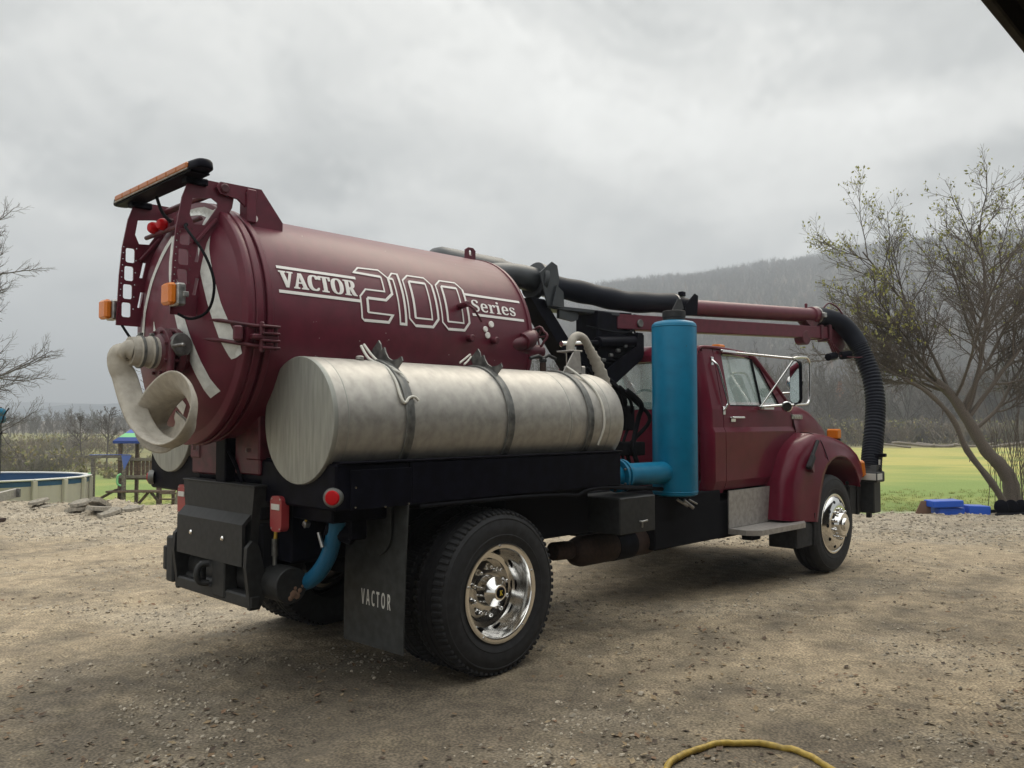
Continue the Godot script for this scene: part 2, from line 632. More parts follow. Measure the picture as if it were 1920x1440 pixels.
func yard_h(s: float, t: float) -> float:
	var e := edge_t(s)
	var h := gn.get_noise_2d(s * 1.2, t * 1.2) * 0.035 + gn2.get_noise_2d(s * 9.0, t * 9.0) * 0.012 + gn2.get_noise_2d(s * 34.0, t * 34.0) * 0.005
	var lx := s * 0.697 + t * 0.717
	var lz := s * 0.717 - t * 0.697
	h += gn2.get_noise_2d(lx * 0.5, lz * 5.0 + 31.0) * -0.022
	var lip: float = smoothstep(-3.0, -0.4, t - e)
	h += lip * (0.05 + 0.10 * clampf((-s - 1.0) / 6.0, 0.0, 1.0)) * (0.7 + 0.9 * gn.get_noise_2d(s * 5.0, t * 5.0))
	h -= 0.5 * smoothstep(0.0, 1.2, t - e)
	return h

func ground_y(p: Vector3) -> float:
	var q := p - Vector3(CAM.x, 0, CAM.z)
	return yard_h(q.dot(AX_S), q.dot(AX_T))

func axis_lines(a: float, b: float, far_a: float, far_b: float, step: float) -> Array:
	var o := []
	var x := a
	var d := step
	while x > far_a:
		d *= 1.13
		x -= d
		o.push_front(maxf(x, far_a))
	x = a
	while x < b:
		o.append(x)
		x += step
	d = step
	while x < far_b:
		o.append(x)
		x += d
		d *= 1.13
	o.append(far_b)
	return o

func heightfield(ss: Array, ts: Array, hf: Callable, cf: Callable, keep: Callable, uvs: float) -> ArrayMesh:
	var V := PackedVector3Array()
	var Nn := PackedVector3Array()
	var C := PackedColorArray()
	var U := PackedVector2Array()
	var I := PackedInt32Array()
	var w := ss.size()
	for t in ts:
		for s in ss:
			var y: float = hf.call(s, t)
			var ex: float = hf.call(s + 0.03, t) - y
			var ey: float = hf.call(s, t + 0.03) - y
			V.append(S(s, t, y))
			Nn.append((Vector3.UP - AX_S * ex / 0.03 - AX_T * ey / 0.03).normalized())
			C.append(cf.call(s, t))
			U.append(Vector2(s, -t) * uvs)
	for j in ts.size() - 1:
		for i in w - 1:
			if not keep.call((ss[i] + ss[i + 1]) * 0.5, (ts[j] + ts[j + 1]) * 0.5): continue
			var a := j * w + i
			I.append_array([a, a + w, a + 1, a + 1, a + w, a + w + 1])
	var ar := []
	ar.resize(Mesh.ARRAY_MAX)
	ar[Mesh.ARRAY_VERTEX] = V
	ar[Mesh.ARRAY_NORMAL] = Nn
	ar[Mesh.ARRAY_COLOR] = C
	ar[Mesh.ARRAY_TEX_UV] = U
	ar[Mesh.ARRAY_INDEX] = I
	var m := ArrayMesh.new()
	m.add_surface_from_arrays(Mesh.PRIMITIVE_TRIANGLES, ar)
	return m

func gravel_texture() -> Array:
	var n := 1024
	var a := noise_img(n, 31, 0.012, 5).get_data()
	var b := noise_img(n, 32, 0.10, 3).get_data()
	var cell := FastNoiseLite.new()
	cell.seed = 33
	cell.noise_type = FastNoiseLite.TYPE_CELLULAR
	cell.frequency = 0.06
	cell.cellular_return_type = FastNoiseLite.RETURN_DISTANCE
	var ci := cell.get_seamless_image(n, n, false, false, 0.1, true)
	ci.convert(Image.FORMAT_L8)
	var c := ci.get_data()
	var out := PackedByteArray()
	out.resize(n * n * 3)
	var hgt := PackedByteArray()
	hgt.resize(n * n)
	for i in n * n:
		var va := a[i] / 255.0
		var vb := b[i] / 255.0
		var vc := c[i] / 255.0
		var peb: float = clampf(1.0 - vc * 1.7, 0.0, 1.0)
		var grav: float = clampf((va - 0.42) * 4.0, 0.0, 1.0)
		var h: float = 0.45 * va + 0.3 * vb + 0.5 * peb * grav
		var v: float = 0.80 + 0.30 * (va - 0.5) + 0.58 * (vb - 0.5) + 0.22 * (peb - 0.35) * grav
		v = clampf(v, 0.0, 1.0) * 255.0
		out[i * 3] = int(v)
		out[i * 3 + 1] = int(v * 0.985)
		out[i * 3 + 2] = int(v * 0.965)
		hgt[i] = int(clampf(h * 0.75, 0.0, 1.0) * 255.0)
	var im := Image.create_from_data(n, n, false, Image.FORMAT_RGB8, out)
	var hm := Image.create_from_data(n, n, false, Image.FORMAT_L8, hgt)
	hm.convert(Image.FORMAT_RGBA8)
	hm.bump_map_to_normal_map(7.0)
	return [ImageTexture.create_from_image(im), ImageTexture.create_from_image(hm)]

func yard_color(s: float, t: float) -> Color:
	var tan_ := Color(0.53, 0.435, 0.30)
	var dark := Color(0.215, 0.18, 0.13)
	var grey := Color(0.60, 0.53, 0.42)
	var f := gn.get_noise_2d(s * 1.0 + 40.0, t * 1.3) * 0.75 + gn.get_noise_2d(s * 5.0 + 9.0, t * 6.0) * 0.6
	# long wheel tracks running the way vehicles leave the yard
	var lx := s * 0.697 + t * 0.717
	var lz := s * 0.717 - t * 0.697
	f += gn2.get_noise_2d(lx * 0.5, lz * 5.0 + 31.0) * 0.5 + gn2.get_noise_2d(lx * 2.5, lz * 16.0) * 0.35
	# soft round spots of darker ground colour along the kerb side of the truck
	var dark_spots: float = exp(-pow((s + 0.6) / 2.6, 2.0) - pow((t - 4.4) / 2.2, 2.0))
	dark_spots = maxf(dark_spots, 1.1 * exp(-pow((s + 1.0) / 1.5, 2.0) - pow((t - 3.4) / 1.6, 2.0)))
	dark_spots = maxf(dark_spots, 0.8 * exp(-pow((s - 1.4) / 0.9, 2.0) - pow((t - 3.2) / 0.8, 2.0)))
	var k: float = clampf(0.24 + f * 1.0 + dark_spots * 0.8, 0.0, 1.0)
	var c := tan_.lerp(dark, k)
	var gr: float = clampf(smoothstep(-4.5, -1.5, t - edge_t(s)) + exp(-pow((s + 2.1) / 0.8, 2.0) - pow((t - 6.9) / 0.5, 2.0)) * 1.2 + gn.get_noise_2d(s * 2.0 - 60.0, t * 3.5) * 0.8 - 0.1, 0.0, 1.0)
	return c.lerp(grey, gr * 0.75)

func field_color(s: float, t: float) -> Color:
	var green := Color(0.21, 0.29, 0.068)
	var pale := Color(0.45, 0.41, 0.11)
	var scrub := Color(0.22, 0.20, 0.10)
	var f := gn.get_noise_2d(s * 0.35, t * 0.5) + 0.5 * gn.get_noise_2d(s * 0.9, t * 1.6)
	var far: float = smoothstep(18.0, 34.0, t) if s > 0.0 else smoothstep(60.0, 90.0, t) * 0.6
	var c := green.lerp(pale, clampf(far * 0.85 + f * 1.1 + 0.03, 0.0, 1.0))
	if s < 0.0: c = c.lerp(scrub, smoothstep(42.0, 52.0, t) * 0.8)
	else: c = c.lerp(scrub, smoothstep(74.0, 80.0, t))
	var lane: float = exp(-pow((t - edge_t(s) - 0.4) / 0.35, 2.0)) if s > 0.0 else 0.0
	return c.lerp(Color(0.52, 0.48, 0.40), lane * 0.9)

func make_ground():
	gn.seed = 3; gn.frequency = 0.25; gn.fractal_octaves = 4
	gn2.seed = 4; gn2.frequency = 0.3; gn2.fractal_octaves = 3
	var tx := gravel_texture()
	var gm := mat("gravel", Color.WHITE, 0.92)
	gm.vertex_color_use_as_albedo = true
	gm.albedo_texture = tx[0]
	gm.normal_enabled = true
	gm.normal_texture = tx[1]
	gm.normal_scale = 0.9
	gm.albedo_color = lin(1.5, 1.5, 1.5) if false else Color.WHITE
	var keep := func(s, t): return t < edge_t(s) + 1.4
	var ya := axis_lines(-9.0, 9.0, -60.0, 60.0, 0.09)
	var yt := axis_lines(2.2, 17.5, -25.0, 26.0, 0.09)
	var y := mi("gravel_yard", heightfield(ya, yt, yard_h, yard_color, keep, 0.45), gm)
	struct(y)
	tag(y, "tan gravel and dirt yard with darker patches under and before the truck", "ground")
	var fm := mat("grass", Color.WHITE, 0.95)
	fm.vertex_color_use_as_albedo = true
	var fi := noise_img(512, 41, 0.09, 4, 0.78, 1.1)
	fi.generate_mipmaps()
	fm.albedo_texture = ImageTexture.create_from_image(fi)
	fm.normal_enabled = true
	fm.normal_texture = nrm_tex("turf", 512, 42, 0.1, 4, 4.0)
	var fs := axis_lines(-30.0, 30.0, -2500.0, 2500.0, 0.6)
	var ft := axis_lines(10.0, 80.0, -60.0, 3500.0, 0.6)
	var g := mi("grass_field", heightfield(fs, ft, field_h, field_color, func(_s, t): return t > 9.0 or true, 0.5), fm)
	struct(g)
	tag(g, "mown grass field, green near the yard and straw coloured farther off", "field")

# ------------------------------------------------------------------ hills
func ridge(s: float) -> float:
	var xs := [-900.0, -420.0, -230.0, -60.0, 58.0, 110.0, 165.0, 245.0, 300.0, 350.0, 420.0, 500.0, 700.0, 1200.0]
	var hs := [0.0, 0.0, 4.0, 60.0, 131.0, 138.0, 146.0, 156.0, 166.0, 178.0, 180.0, 190.0, 205.0, 215.0]
	for i in xs.size() - 1:
		if s < xs[i + 1]:
			return lerpf(hs[i], hs[i + 1], clampf((s - xs[i]) / (xs[i + 1] - xs[i]), 0.0, 1.0))
	return hs[-1]

func hill_h(s: float, t: float) -> float:
	var f: float = clampf((t - 165.0) / 635.0, 0.0, 1.0)
	f = 0.35 * f + 0.65 * f * f * (3.0 - 2.0 * f)
	var back: float = 1.0 - 0.25 * clampf((t - 820.0) / 900.0, 0.0, 1.0)
	var gul := gn.get_noise_2d(s * 0.05, t * 0.012) * 18.0 + gn.get_noise_2d(s * 0.16, t * 0.05) * 5.0
	return -2.2 + (ridge(s) - 10.0) * f * back + gul * f * (1.0 - f * 0.72)

func far_h(s: float, t: float) -> float:
	var f: float = smoothstep(780.0, 1150.0, t)
	return -6.0 + f * (25.0 + 15.0 * gn.get_noise_2d(s * 0.018, 3.0) + 5.0 * gn.get_noise_2d(s * 0.08, 9.0)) * smoothstep(-150.0, -330.0, s) + 12.0 * smoothstep(1200.0, 1700.0, t) * smoothstep(-150.0, -330.0, s)

func make_hills():
	var hm := mat("hill_floor", Color.WHITE, 1.0)
	hm.vertex_color_use_as_albedo = true
	var ss := []
	var ts := []
	for i in 111: ss.append(-700.0 + i * 20.0)
	for i in 80: ts.append(150.0 + i * 20.0)
	var col := func(s, t):
		var f: float = gn.get_noise_2d(s * 0.06, t * 0.06)
		return Color(0.10, 0.085, 0.065).lerp(Color(0.16, 0.12, 0.075), clampf(0.5 + f, 0.0, 1.0))
	var h := mi("hill", heightfield(ss, ts, hill_h, col, func(_s, _t): return true, 0.1), hm)
	struct(h)
	tag(h, "wooded hillside rising behind the field under grey haze", "hill")
	ss = []
	ts = []
	for i in 120: ss.append(-2400.0 + i * 20.0)
	for i in 30: ts.append(740.0 + i * 40.0)
	var f := mi("far_hills", heightfield(ss, ts, far_h, func(_s, _t): return Color(0.03, 0.05, 0.065), func(_s, _t): return true, 0.1), hm)  # blue of distance haze is put into the ground colour
	struct(f)
	tag(f, "low hills coloured haze blue far off on the left horizon", "hills")

# ------------------------------------------------------------------ barn the photograph is taken from
func make_barn():
	var b := thing("barn", "dark brown barn roof edge overhead at the upper right corner", "barn", Vector3(1.0, 0, 6.4))
	var st := sg()
	for i in 10:
		st = sg()
		bx(st, Vector3(-6.3 + i * 1.4, 1.45, 0.25), Vector3(1.385, 2.9, 0.05), 0.008)
		ob("wall_panel", st, M["dark_wood"], b)
	st = sg()
	bx(st, Vector3(0, 3.12, 1.9), Vector3(16.0, 0.05, 8.2), 0.005, Basis(Vector3.RIGHT, -0.0))
	ob("roof", st, M["dark_wood"], b)
	st = sg()
	bx(st, Vector3(0, 3.075, -2.19), Vector3(16.0, 0.17, 0.035), 0.006)
	ob("fascia", st, M["dark_wood"], b)
	for i in 14:
		st = sg()
		bx(st, Vector3(-7.4 + i * 1.15, 3.04, -0.95), Vector3(0.05, 0.1, 2.4), 0.004)
		ob("rafter", st, M["dark_wood"], b)
# ------------------------------------------------------------------ the truck
const TY := 2.19     # axis height of the debris tank
const TR := 0.705

func on_tank(x: float, arc: float, off: float) -> Vector3:
	var a := arc / TR
	var r := TR + 0.004 + off
	return Vector3(x, TY + sin(a) * r, cos(a) * r)

func door_x(r: float) -> float:
	var rs := [0.0, 0.20, 0.35, 0.48, 0.58, 0.645, 0.675, 0.735]
	var xs := [1.512, 1.504, 1.486, 1.458, 1.425, 1.385, 1.357, 1.352]
	for i in rs.size() - 1:
		if r <= rs[i + 1]: return -lerpf(xs[i], xs[i + 1], (r - rs[i]) / (rs[i + 1] - rs[i]))
	return -1.352

func on_door(z: float, y: float, off: float) -> Vector3:
	return Vector3(door_x(Vector2(z, y - TY).length()) - 0.003 - off, y, z)

func side_z(y: float) -> float:
	var ys := [0.9, 1.04, 1.49, 1.535, 1.70, 2.30]
	var zs := [0.935, 0.985, 0.985, 0.962, 0.957, 0.845]
	for i in ys.size() - 1:
		if y <= ys[i + 1]: return lerpf(zs[i], zs[i + 1], clampf((y - ys[i]) / (ys[i + 1] - ys[i]), 0.0, 1.0))
	return 0.845

func boom_at(x: float, y: float, side := 0.0) -> Vector3:
	return Vector3(x - side * 0.139, y, (x - 1.9) * 0.1405 + side * 0.99)

func make_truck():
	var tr := thing("vacuum_truck", "maroon vacuum tanker truck with white numbers on its tank and a blue upright silencer", "truck")
	truck_tank(tr)
	truck_rear(tr)
	truck_sides(tr)
	truck_wheels(tr)
	truck_cab(tr)
	truck_boom(tr)

func truck_tank(tr):
	var st := sg()
	lathe(st, Vector3(0, TY, 0), Vector3.RIGHT, v2([0, -1.27, TR - 0.02, -1.27, TR, -1.26, TR, 0.985, 0.695, 1.0, 0.675, 1.03, 0.60, 1.09, 0.45, 1.14, 0.25, 1.17, 0, 1.18]), 72)
	var tank := ob("debris_tank", st, M["maroon"], tr)
	st = sg()
	lathe(st, Vector3(0, TY, 0), Vector3.RIGHT, v2([TR, -1.30, 0.738, -1.30, 0.744, -1.295, 0.744, -1.262, 0.738, -1.256, TR, -1.256]), 72)
	ob("rear_flange", st, M["maroon"], tank)
	st = sg()
	lathe(st, Vector3(0, TY, 0), Vector3.RIGHT, v2([TR, -1.222, 0.722, -1.222, 0.726, -1.218, 0.726, -1.19, 0.722, -1.186, TR, -1.186]), 72)
	ob("stiffening_ring", st, M["maroon"], tank)
	st = sg()
	lathe(st, Vector3(0, TY, 0), Vector3.RIGHT, v2([TR - 0.002, 0.955, TR + 0.006, 0.957, TR + 0.006, 0.983, TR - 0.004, 0.988]), 72)
	ob("front_weld_band", st, M["maroon"], tank)
	# chipped paint specks
	rng.seed = 44
	st = sg()
	for k in 45:
		var px := rng.randf_range(-1.15, 0.9)
		var pa := rng.randf_range(-0.55, 0.05) if k % 3 else rng.randf_range(0.0, 0.8)
		if pa > 0.02 and px > -1.14 and pa < 0.42: continue
		var pr := rng.randf_range(0.0015, 0.0045)
		var q0 := Vector2(px, pa)
		split_tri(st, q0, q0 + Vector2(pr * 2.0, pr * 0.4), q0 + Vector2(pr * 0.6, pr * 1.8), func(x, y, o): return on_tank(x, y, o - 0.003), 0.05, 0)
	stuff(ob("paint_chips", st, M["paper_label"], tank))
	# lettering, laid on the curved shell
	var W = M["white_decal"]
	for q in [[-1.128, -0.575, 0.308], [-1.135, -0.572, 0.152], [0.352, 0.912, 0.308], [0.385, 0.912, 0.156]]:
		st = sg()
		strip(st, Vector2(q[0], q[2]), Vector2(q[1], q[2]), 0.019, func(x, y, o): return on_tank(x, y, o))
		ob("decal_stripe", st, W, tank)
	st = sg()
	lettering(st, "VACTOR", "Droid Serif", 700, 0.528, 0.106, func(x, y, o): return on_tank(-1.118 + x + 0.0, 0.178 + y, o), 0.04, 0.004)
	ob("lettering", st, W, tank)
	st = sg()
	lettering(st, "Series", "Droid Serif", 700, 0.442, 0.098, func(x, y, o): return on_tank(0.392 + x, 0.180 + y, o), 0.04)
	ob("lettering", st, W, tank)
	var two := v2([-0.578, 0.35, -0.530, 0.395, -0.368, 0.403, -0.306, 0.342, -0.306, 0.228, -0.368, 0.176, -0.512, 0.176, -0.515, 0.085, -0.323, 0.083, -0.360, 0.031, -0.548, 0.029, -0.567, 0.045, -0.567, 0.185, -0.518, 0.237, -0.368, 0.239, -0.366, 0.345])
	var one := v2([-0.31, 0.343, -0.262, 0.393, -0.214, 0.393, -0.217, 0.03, -0.268, 0.03, -0.27, 0.343])
	var zero := v2([-0.188, 0.348, -0.132, 0.395, 0.012, 0.397, 0.063, 0.340, 0.063, 0.09, 0.010, 0.031, -0.138, 0.028, -0.189, 0.075])
	var zin := v2([-0.134, 0.344, 0.005, 0.345, 0.005, 0.084, -0.136, 0.083])
	for pl in [[two, 0.0], [one, 0.0], [zero, 0.0], [zin, 0.0], [zero, 0.285], [zin, 0.285]]:
		st = sg()
		var dx: float = pl[1]
		outline(st, pl[0], 0.0115, func(x, y, o): return on_tank(x + dx, y, o), pl[0] == zin)
		ob("number_outline", st, W, tank)
	# three round gauge plates and pipe stubs low on the front of the shell
	for q in [[0.559, 0.098, 0.024], [0.497, 0.058, 0.021], [0.517, 0.016, 0.023]]:
		st = sg()
		var c := on_tank(q[0], q[1], 0.0)
		lathe(st, c, c - Vector3(c.x, TY, 0), v2([q[2], -0.006, q[2], 0.003, q[2] - 0.003, 0.006, 0, 0.006]), 20)
		ob("round_sticker", st, W, tank)
	for q in [[0.334, -0.02], [0.572, -0.02]]:
		st = sg()
		var c := on_tank(q[0], q[1], 0.0)
		cyl(st, c - Vector3(0, 0, 0.02), c + Vector3(0, 0, 0.045), 0.026, 12)
		ob("pipe_stub", st, M["maroon_dull"], tank)
	st = sg()
	var pb := on_tank(0.271, 0.20, 0.0)
	cyl(st, pb - Vector3(0, 0, 0.02), pb + Vector3(0.0, 0.015, 0.09), 0.022, 12)
	tube(st, [pb + Vector3(0, 0.01, 0.08), pb + Vector3(0.04, -0.02, 0.10), pb + Vector3(0.10, -0.07, 0.09), pb + Vector3(0.13, -0.10, 0.085)], 0.008, 8)
	ob("level_lever", st, M["maroon_dull"], tank)
	st = sg()
	plate_z(st, v2([0.80, 2.84, 0.80, 2.945, 0.83, 2.965, 0.88, 2.965, 0.905, 2.945, 0.905, 2.84]), 0.16, 0.016, [rrect(0.853, 2.925, 0.036, 0.05, 0.017)])
	ob("lifting_lug", st, M["maroon"], tank)
	# outlet elbow with hand wheel
	st = sg()
	tube(st, smooth_path(v3([0.70, 2.16, 0.60, 0.84, 2.165, 0.68, 0.94, 2.20, 0.70, 1.03, 2.235, 0.66, 1.10, 2.25, 0.60]), 5), 0.052, 14)
	tube(st, v3([0.83, 2.15, 0.66, 1.02, 2.125, 0.66, 1.13, 2.125, 0.655]), 0.055, 14)
	lathe(st, Vector3(0.93, 2.2, 0.7), Vector3(1, 0.35, -0.1), v2([0, -0.05, 0.064, -0.05, 0.068, -0.04, 0.068, 0.04, 0.064, 0.05, 0, 0.05]), 16)
	ob("outlet_pipe", st, M["maroon_dull"], tank)
	st = sg()
	var wc := Vector3(1.09, 2.235, 0.66)
	var wr := []
	for k in 25:
		var a := TAU * k / 24
		wr.append(wc + (Vector3(0.45, 0.1, 0.85).normalized() * cos(a) + Vector3(0.1, 0.98, -0.1).normalized() * sin(a)) * (0.075 + 0.008 * cos(a * 5.0)))
	tube(st, wr, 0.010, 8, false)
	for k in 5: tube(st, [wc + Vector3(0.03, 0, -0.02), wr[int(k * 4.8)]], 0.008, 6)
	ob("hand_wheel", st, M["maroon_dull"], tank)

	# rear door, dished
	st = sg()
	lathe(st, Vector3(0, TY, 0), Vector3.LEFT, v2([0, 1.302, 0.735, 1.302, 0.74, 1.307, 0.74, 1.347, 0.735, 1.352, 0.68, 1.352, 0.675, 1.357, 0.645, 1.385, 0.58, 1.425, 0.48, 1.458, 0.35, 1.486, 0.20, 1.504, 0, 1.512]), 72, 0.9)
	var door := ob("rear_door", st, M["maroon"], tr)
	st = sg()
	lathe(st, Vector3(0, TY, 0), Vector3.LEFT, v2([0.70, 1.294, 0.728, 1.296, 0.728, 1.306, 0.70, 1.308]), 72)
	ob("door_gasket", st, M["black_matt"], door)
	var bands := [
		[0.30, 2.83, 0.345, 2.66, 0.40, 2.53, 0.50, 2.32, 0.585, 2.12, 0.648, 1.955],
		[0.02, 2.73, 0.10, 2.46, 0.24, 2.16, 0.36, 1.935, 0.455, 1.745],
		[-0.02, 2.71, -0.11, 2.61, -0.215, 2.46, -0.30, 2.28, -0.335, 2.09, -0.33, 1.95],
		[-0.12, 2.2, -0.09, 2.05, -0.03, 1.92, 0.07, 1.76, 0.16, 1.66],
		[0.0, 2.865, 0.10, 2.862, 0.20, 2.85, 0.31, 2.81]]
	for bi in bands.size():
		var B := v2(bands[bi])
		st = sg()
		var wds := 0.052 if bi in [2, 4] else 0.088
		for k in B.size() - 1:
			var na: Vector2 = (B[mini(k + 1, B.size() - 1)] - B[maxi(k - 1, 0)]).orthogonal().normalized() * wds * 0.5
			var nb: Vector2 = (B[mini(k + 2, B.size() - 1)] - B[k]).orthogonal().normalized() * wds * 0.5
			if bi == 3 and k == 0: na *= 0.05
			var f := func(x, y, o): return on_door(x, y, o)
			split_tri(st, B[k] - na, B[k] + na, B[k + 1] + nb, f, 0.03, 0)
			split_tri(st, B[k] - na, B[k + 1] + nb, B[k + 1] - nb, f, 0.03, 0)
		ob("white_band", st, M["white_tape"], door)
	# side latch of the door: bars, links and pins
	st = sg()
	for dy in [-0.055, 0.055]:
		tube(st, [Vector3(-1.475, 2.13 + dy, 0.30), Vector3(-1.43, 2.10 + dy, 0.58), Vector3(-1.345, 2.07 + dy, 0.74), Vector3(-1.22, 2.06 + dy, 0.775)], 0.011, 8)
	bx(st, Vector3(-1.385, 2.075, 0.70), Vector3(0.05, 0.085, 0.14), 0.01, Basis(Vector3.UP, -0.55))
	bx(st, Vector3(-1.265, 2.06, 0.765), Vector3(0.16, 0.03, 0.05), 0.008)
	for dy in [-0.06, -0.02, 0.02, 0.06]: bx(st, Vector3(-1.24, 2.06 + dy, 0.775), Vector3(0.11, 0.014, 0.06), 0.004)
	cyl(st, Vector3(-1.285, 1.975, 0.775), Vector3(-1.285, 2.145, 0.775), 0.014, 10)
	cyl(st, Vector3(-1.20, 1.99, 0.775), Vector3(-1.20, 2.13, 0.775), 0.012, 10)
	ob("door_latch", st, M["maroon_dull"], door)
	# discharge valve
	var ax := Vector3(-1, 0, 0)
	var vo := Vector3(-1.47, 1.985, 0.22)
	st = sg()
	lathe(st, vo, ax, v2([0, 0, 0.10, 0, 0.10, 0.05, 0.142, 0.05, 0.145, 0.053, 0.145, 0.082, 0.142, 0.085, 0.11, 0.085, 0.11, 0.115, 0.142, 0.115, 0.145, 0.118, 0.145, 0.147, 0.142, 0.15, 0.105, 0.155, 0.095, 0.165, 0.09, 0.17, 0, 0.17]), 32)
	var valve := ob("discharge_valve", st, M["maroon_dull"], tr)
	for k in 8:
		var a := TAU * (k + 0.5) / 8
		st = sg()
		var c := vo + Vector3(0, cos(a), sin(a)) * 0.125
		cyl(st, c + ax * 0.035, c + ax * 0.168, 0.011, 6, 0.002)
		ob("flange_bolt", st, M["maroon_dull"], valve)
	st = sg()
	lathe(st, Vector3(-1.56, 2.02, 0.27), Vector3(0.15, 0.1, 1), v2([0, 0, 0.045, 0, 0.045, 0.06, 0.066, 0.065, 0.068, 0.07, 0.068, 0.085, 0.06, 0.095, 0, 0.10]), 20)
	ob("valve_bonnet", st, M["steel"], valve)
	st = sg()
	tube(st, v3([-1.6, 2.05, 0.345, -1.605, 1.93, 0.35, -1.61, 1.76, 0.335, -1.615, 1.66, 0.325]), 0.021, 10)
	ob("valve_lever", st, M["maroon_dull"], valve)
	st = sg()
	cyl(st, Vector3(-1.6, 2.015, 0.20), Vector3(-1.6, 2.015, 0.5), 0.011, 8)
	ob("pivot_pin", st, M["steel_light"], valve)
	# canvas lay-flat hose: sleeve on the coupling, then a limp flat loop hung up on itself
	st = sg()
	lathe(st, vo + ax * 0.155, ax, v2([0.086, 0, 0.091, 0.008, 0.088, 0.03, 0.093, 0.036, 0.092, 0.05, 0.085, 0.056, 0.084, 0.09, 0.09, 0.094, 0.09, 0.11, 0.083, 0.118, 0.08, 0.16, 0, 0.16]), 24)
	var hose := ob("canvas_hose", st, M["canvas"], tr)
	st = sg()
	var path := v3([-1.765, 1.985, 0.22, -1.805, 1.988, 0.205, -1.83, 1.955, 0.182, -1.82, 1.89, 0.185, -1.795, 1.826, 0.20, -1.785, 1.706, 0.275, -1.775, 1.588, 0.375, -1.765, 1.509, 0.507, -1.755, 1.476, 0.696, -1.745, 1.514, 0.846, -1.735, 1.60, 0.911, -1.725, 1.686, 0.898, -1.715, 1.750, 0.814, -1.705, 1.781, 0.697, -1.69, 1.763, 0.548, -1.68, 1.705, 0.392, -1.67, 1.624, 0.27, -1.66, 1.555, 0.235, -1.65, 1.505, 0.315, -1.645, 1.496, 0.442, -1.64, 1.537, 0.545, -1.635, 1.607, 0.59])
	path = smooth_path(path, 5)
	var rows := []
	for i in path.size():
		var f := float(i) / (path.size() - 1)
		var d: Vector3 = (path[mini(i + 1, path.size() - 1)] - path[maxi(i - 1, 0)]).normalized()
		var wv: Vector3
		var flat := AX_T.cross(d).normalized()
		if f < 0.12: wv = Vector3(0.0, 0.1, 1.0).lerp(AX_S, f / 0.12)
		elif f < 0.30: wv = AX_S.lerp(AX_S * 0.8 + AX_T * 0.45, (f - 0.12) / 0.18)
		elif f < 0.55: wv = (AX_S * 0.8 + AX_T * 0.45).lerp(AX_T * 1.0 - flat * 0.45, (f - 0.30) / 0.25)
		else: wv = (AX_T * 1.0 - flat * 0.45).lerp(AX_T * 0.75 - flat * 0.7, clampf((f - 0.55) * 4.0, 0.0, 1.0))
		wv = (wv - d * wv.dot(d)).normalized()
		var nv := d.cross(wv).normalized()
		var half := lerpf(0.08, 0.066 + 0.03 * smoothstep(0.3, 0.6, f), clampf(f * 9.0, 0.0, 1.0))
		var thick := lerpf(0.078, 0.015, clampf((f - 0.02) / 0.08, 0.0, 1.0))
		var ring := []
		for j in 16:
			var a := TAU * j / 16
			var x := cos(a)
			var fold := 0.012 * sin(x * 3.0 + i * 0.11) * clampf(f * 5.0, 0.0, 1.0)
			ring.append(path[i] + wv * half * x + nv * (thick * sin(a) * (0.65 + 0.35 * absf(x)) + fold))
		rows.append(ring)
	loft(st, rows, true)
	ob("flat_loop", st, M["canvas"], hose)
	for hx in [0.195, 0.258]:
		st = sg()
		lathe(st, vo + ax * hx, ax, v2([0.088, -0.008, 0.095, -0.007, 0.095, 0.007, 0.088, 0.008]), 24)
		bx(st, vo + ax * hx + Vector3(0, 0.098, 0.01), Vector3(0.022, 0.016, 0.03), 0.003)
		ob("hose_clamp", st, M["steel"], hose)

	# hinge brackets, ladder-like light arms
	for z in [0.385, -0.385]:
		st = sg()
		plate_z(st, v2([-1.385, 2.95, -1.36, 2.985, -1.10, 2.99, -0.955, 2.81, -0.955, 2.72, -1.19, 2.72, -1.19, 2.86, -1.25, 2.905, -1.36, 2.915]), z + 0.02 * signf(z), 0.02)
		bx(st, Vector3(-1.17, 2.875, z), Vector3(0.06, 0.2, 0.10), 0.006)
		var br := ob("hinge_bracket", st, M["maroon"], tr)
		for q in [[-1.335, 2.95, 0.028], [-1.19, 2.945, 0.014]]:
			st = sg()
			cyl(st, Vector3(q[0], q[1], z + 0.02 * signf(z) - 0.03), Vector3(q[0], q[1], z + 0.02 * signf(z) + 0.022), q[2], 14)
			ob("hinge_pin", st, M["maroon_dull"], br)
		st = sg()
		cyl(st, Vector3(-1.146, 2.806, z + 0.02 * signf(z) - 0.014), Vector3(-1.146, 2.806, z + 0.02 * signf(z) + 0.014), 0.024, 18, 0.003)
		ob("round_reflector", st, M["white_decal"], br)
		st = sg()
		var holes := [v2([-1.515, 2.865, -1.40, 2.885, -1.365, 2.865, -1.365, 2.84, -1.44, 2.72, -1.505, 2.715, -1.53, 2.77])]
		for k in 4: holes.append(rrect(-1.557 - 0.006 * k, 2.635 - 0.115 * k, 0.056, 0.092, 0.012, 2))
		for k in 2: holes.append(v2([-1.478 - k * 0.012, 2.60 - k * 0.19, -1.458 - k * 0.012, 2.60 - k * 0.19, -1.478 - k * 0.012, 2.50 - k * 0.19, -1.498 - k * 0.010, 2.50 - k * 0.19]))
		for k in 12:
			var hy := 2.685 - 0.0385 * k
			holes.append(v2([-1.602 - 0.002 * k, hy, -1.592 - 0.002 * k, hy + 0.005, -1.592 - 0.002 * k, hy - 0.005]))
			if k % 2 == 0: holes.append(v2([-1.522 - 0.0015 * k, hy - 0.004, -1.511 - 0.0015 * k, hy - 0.004, -1.516 - 0.0015 * k, hy + 0.008]))
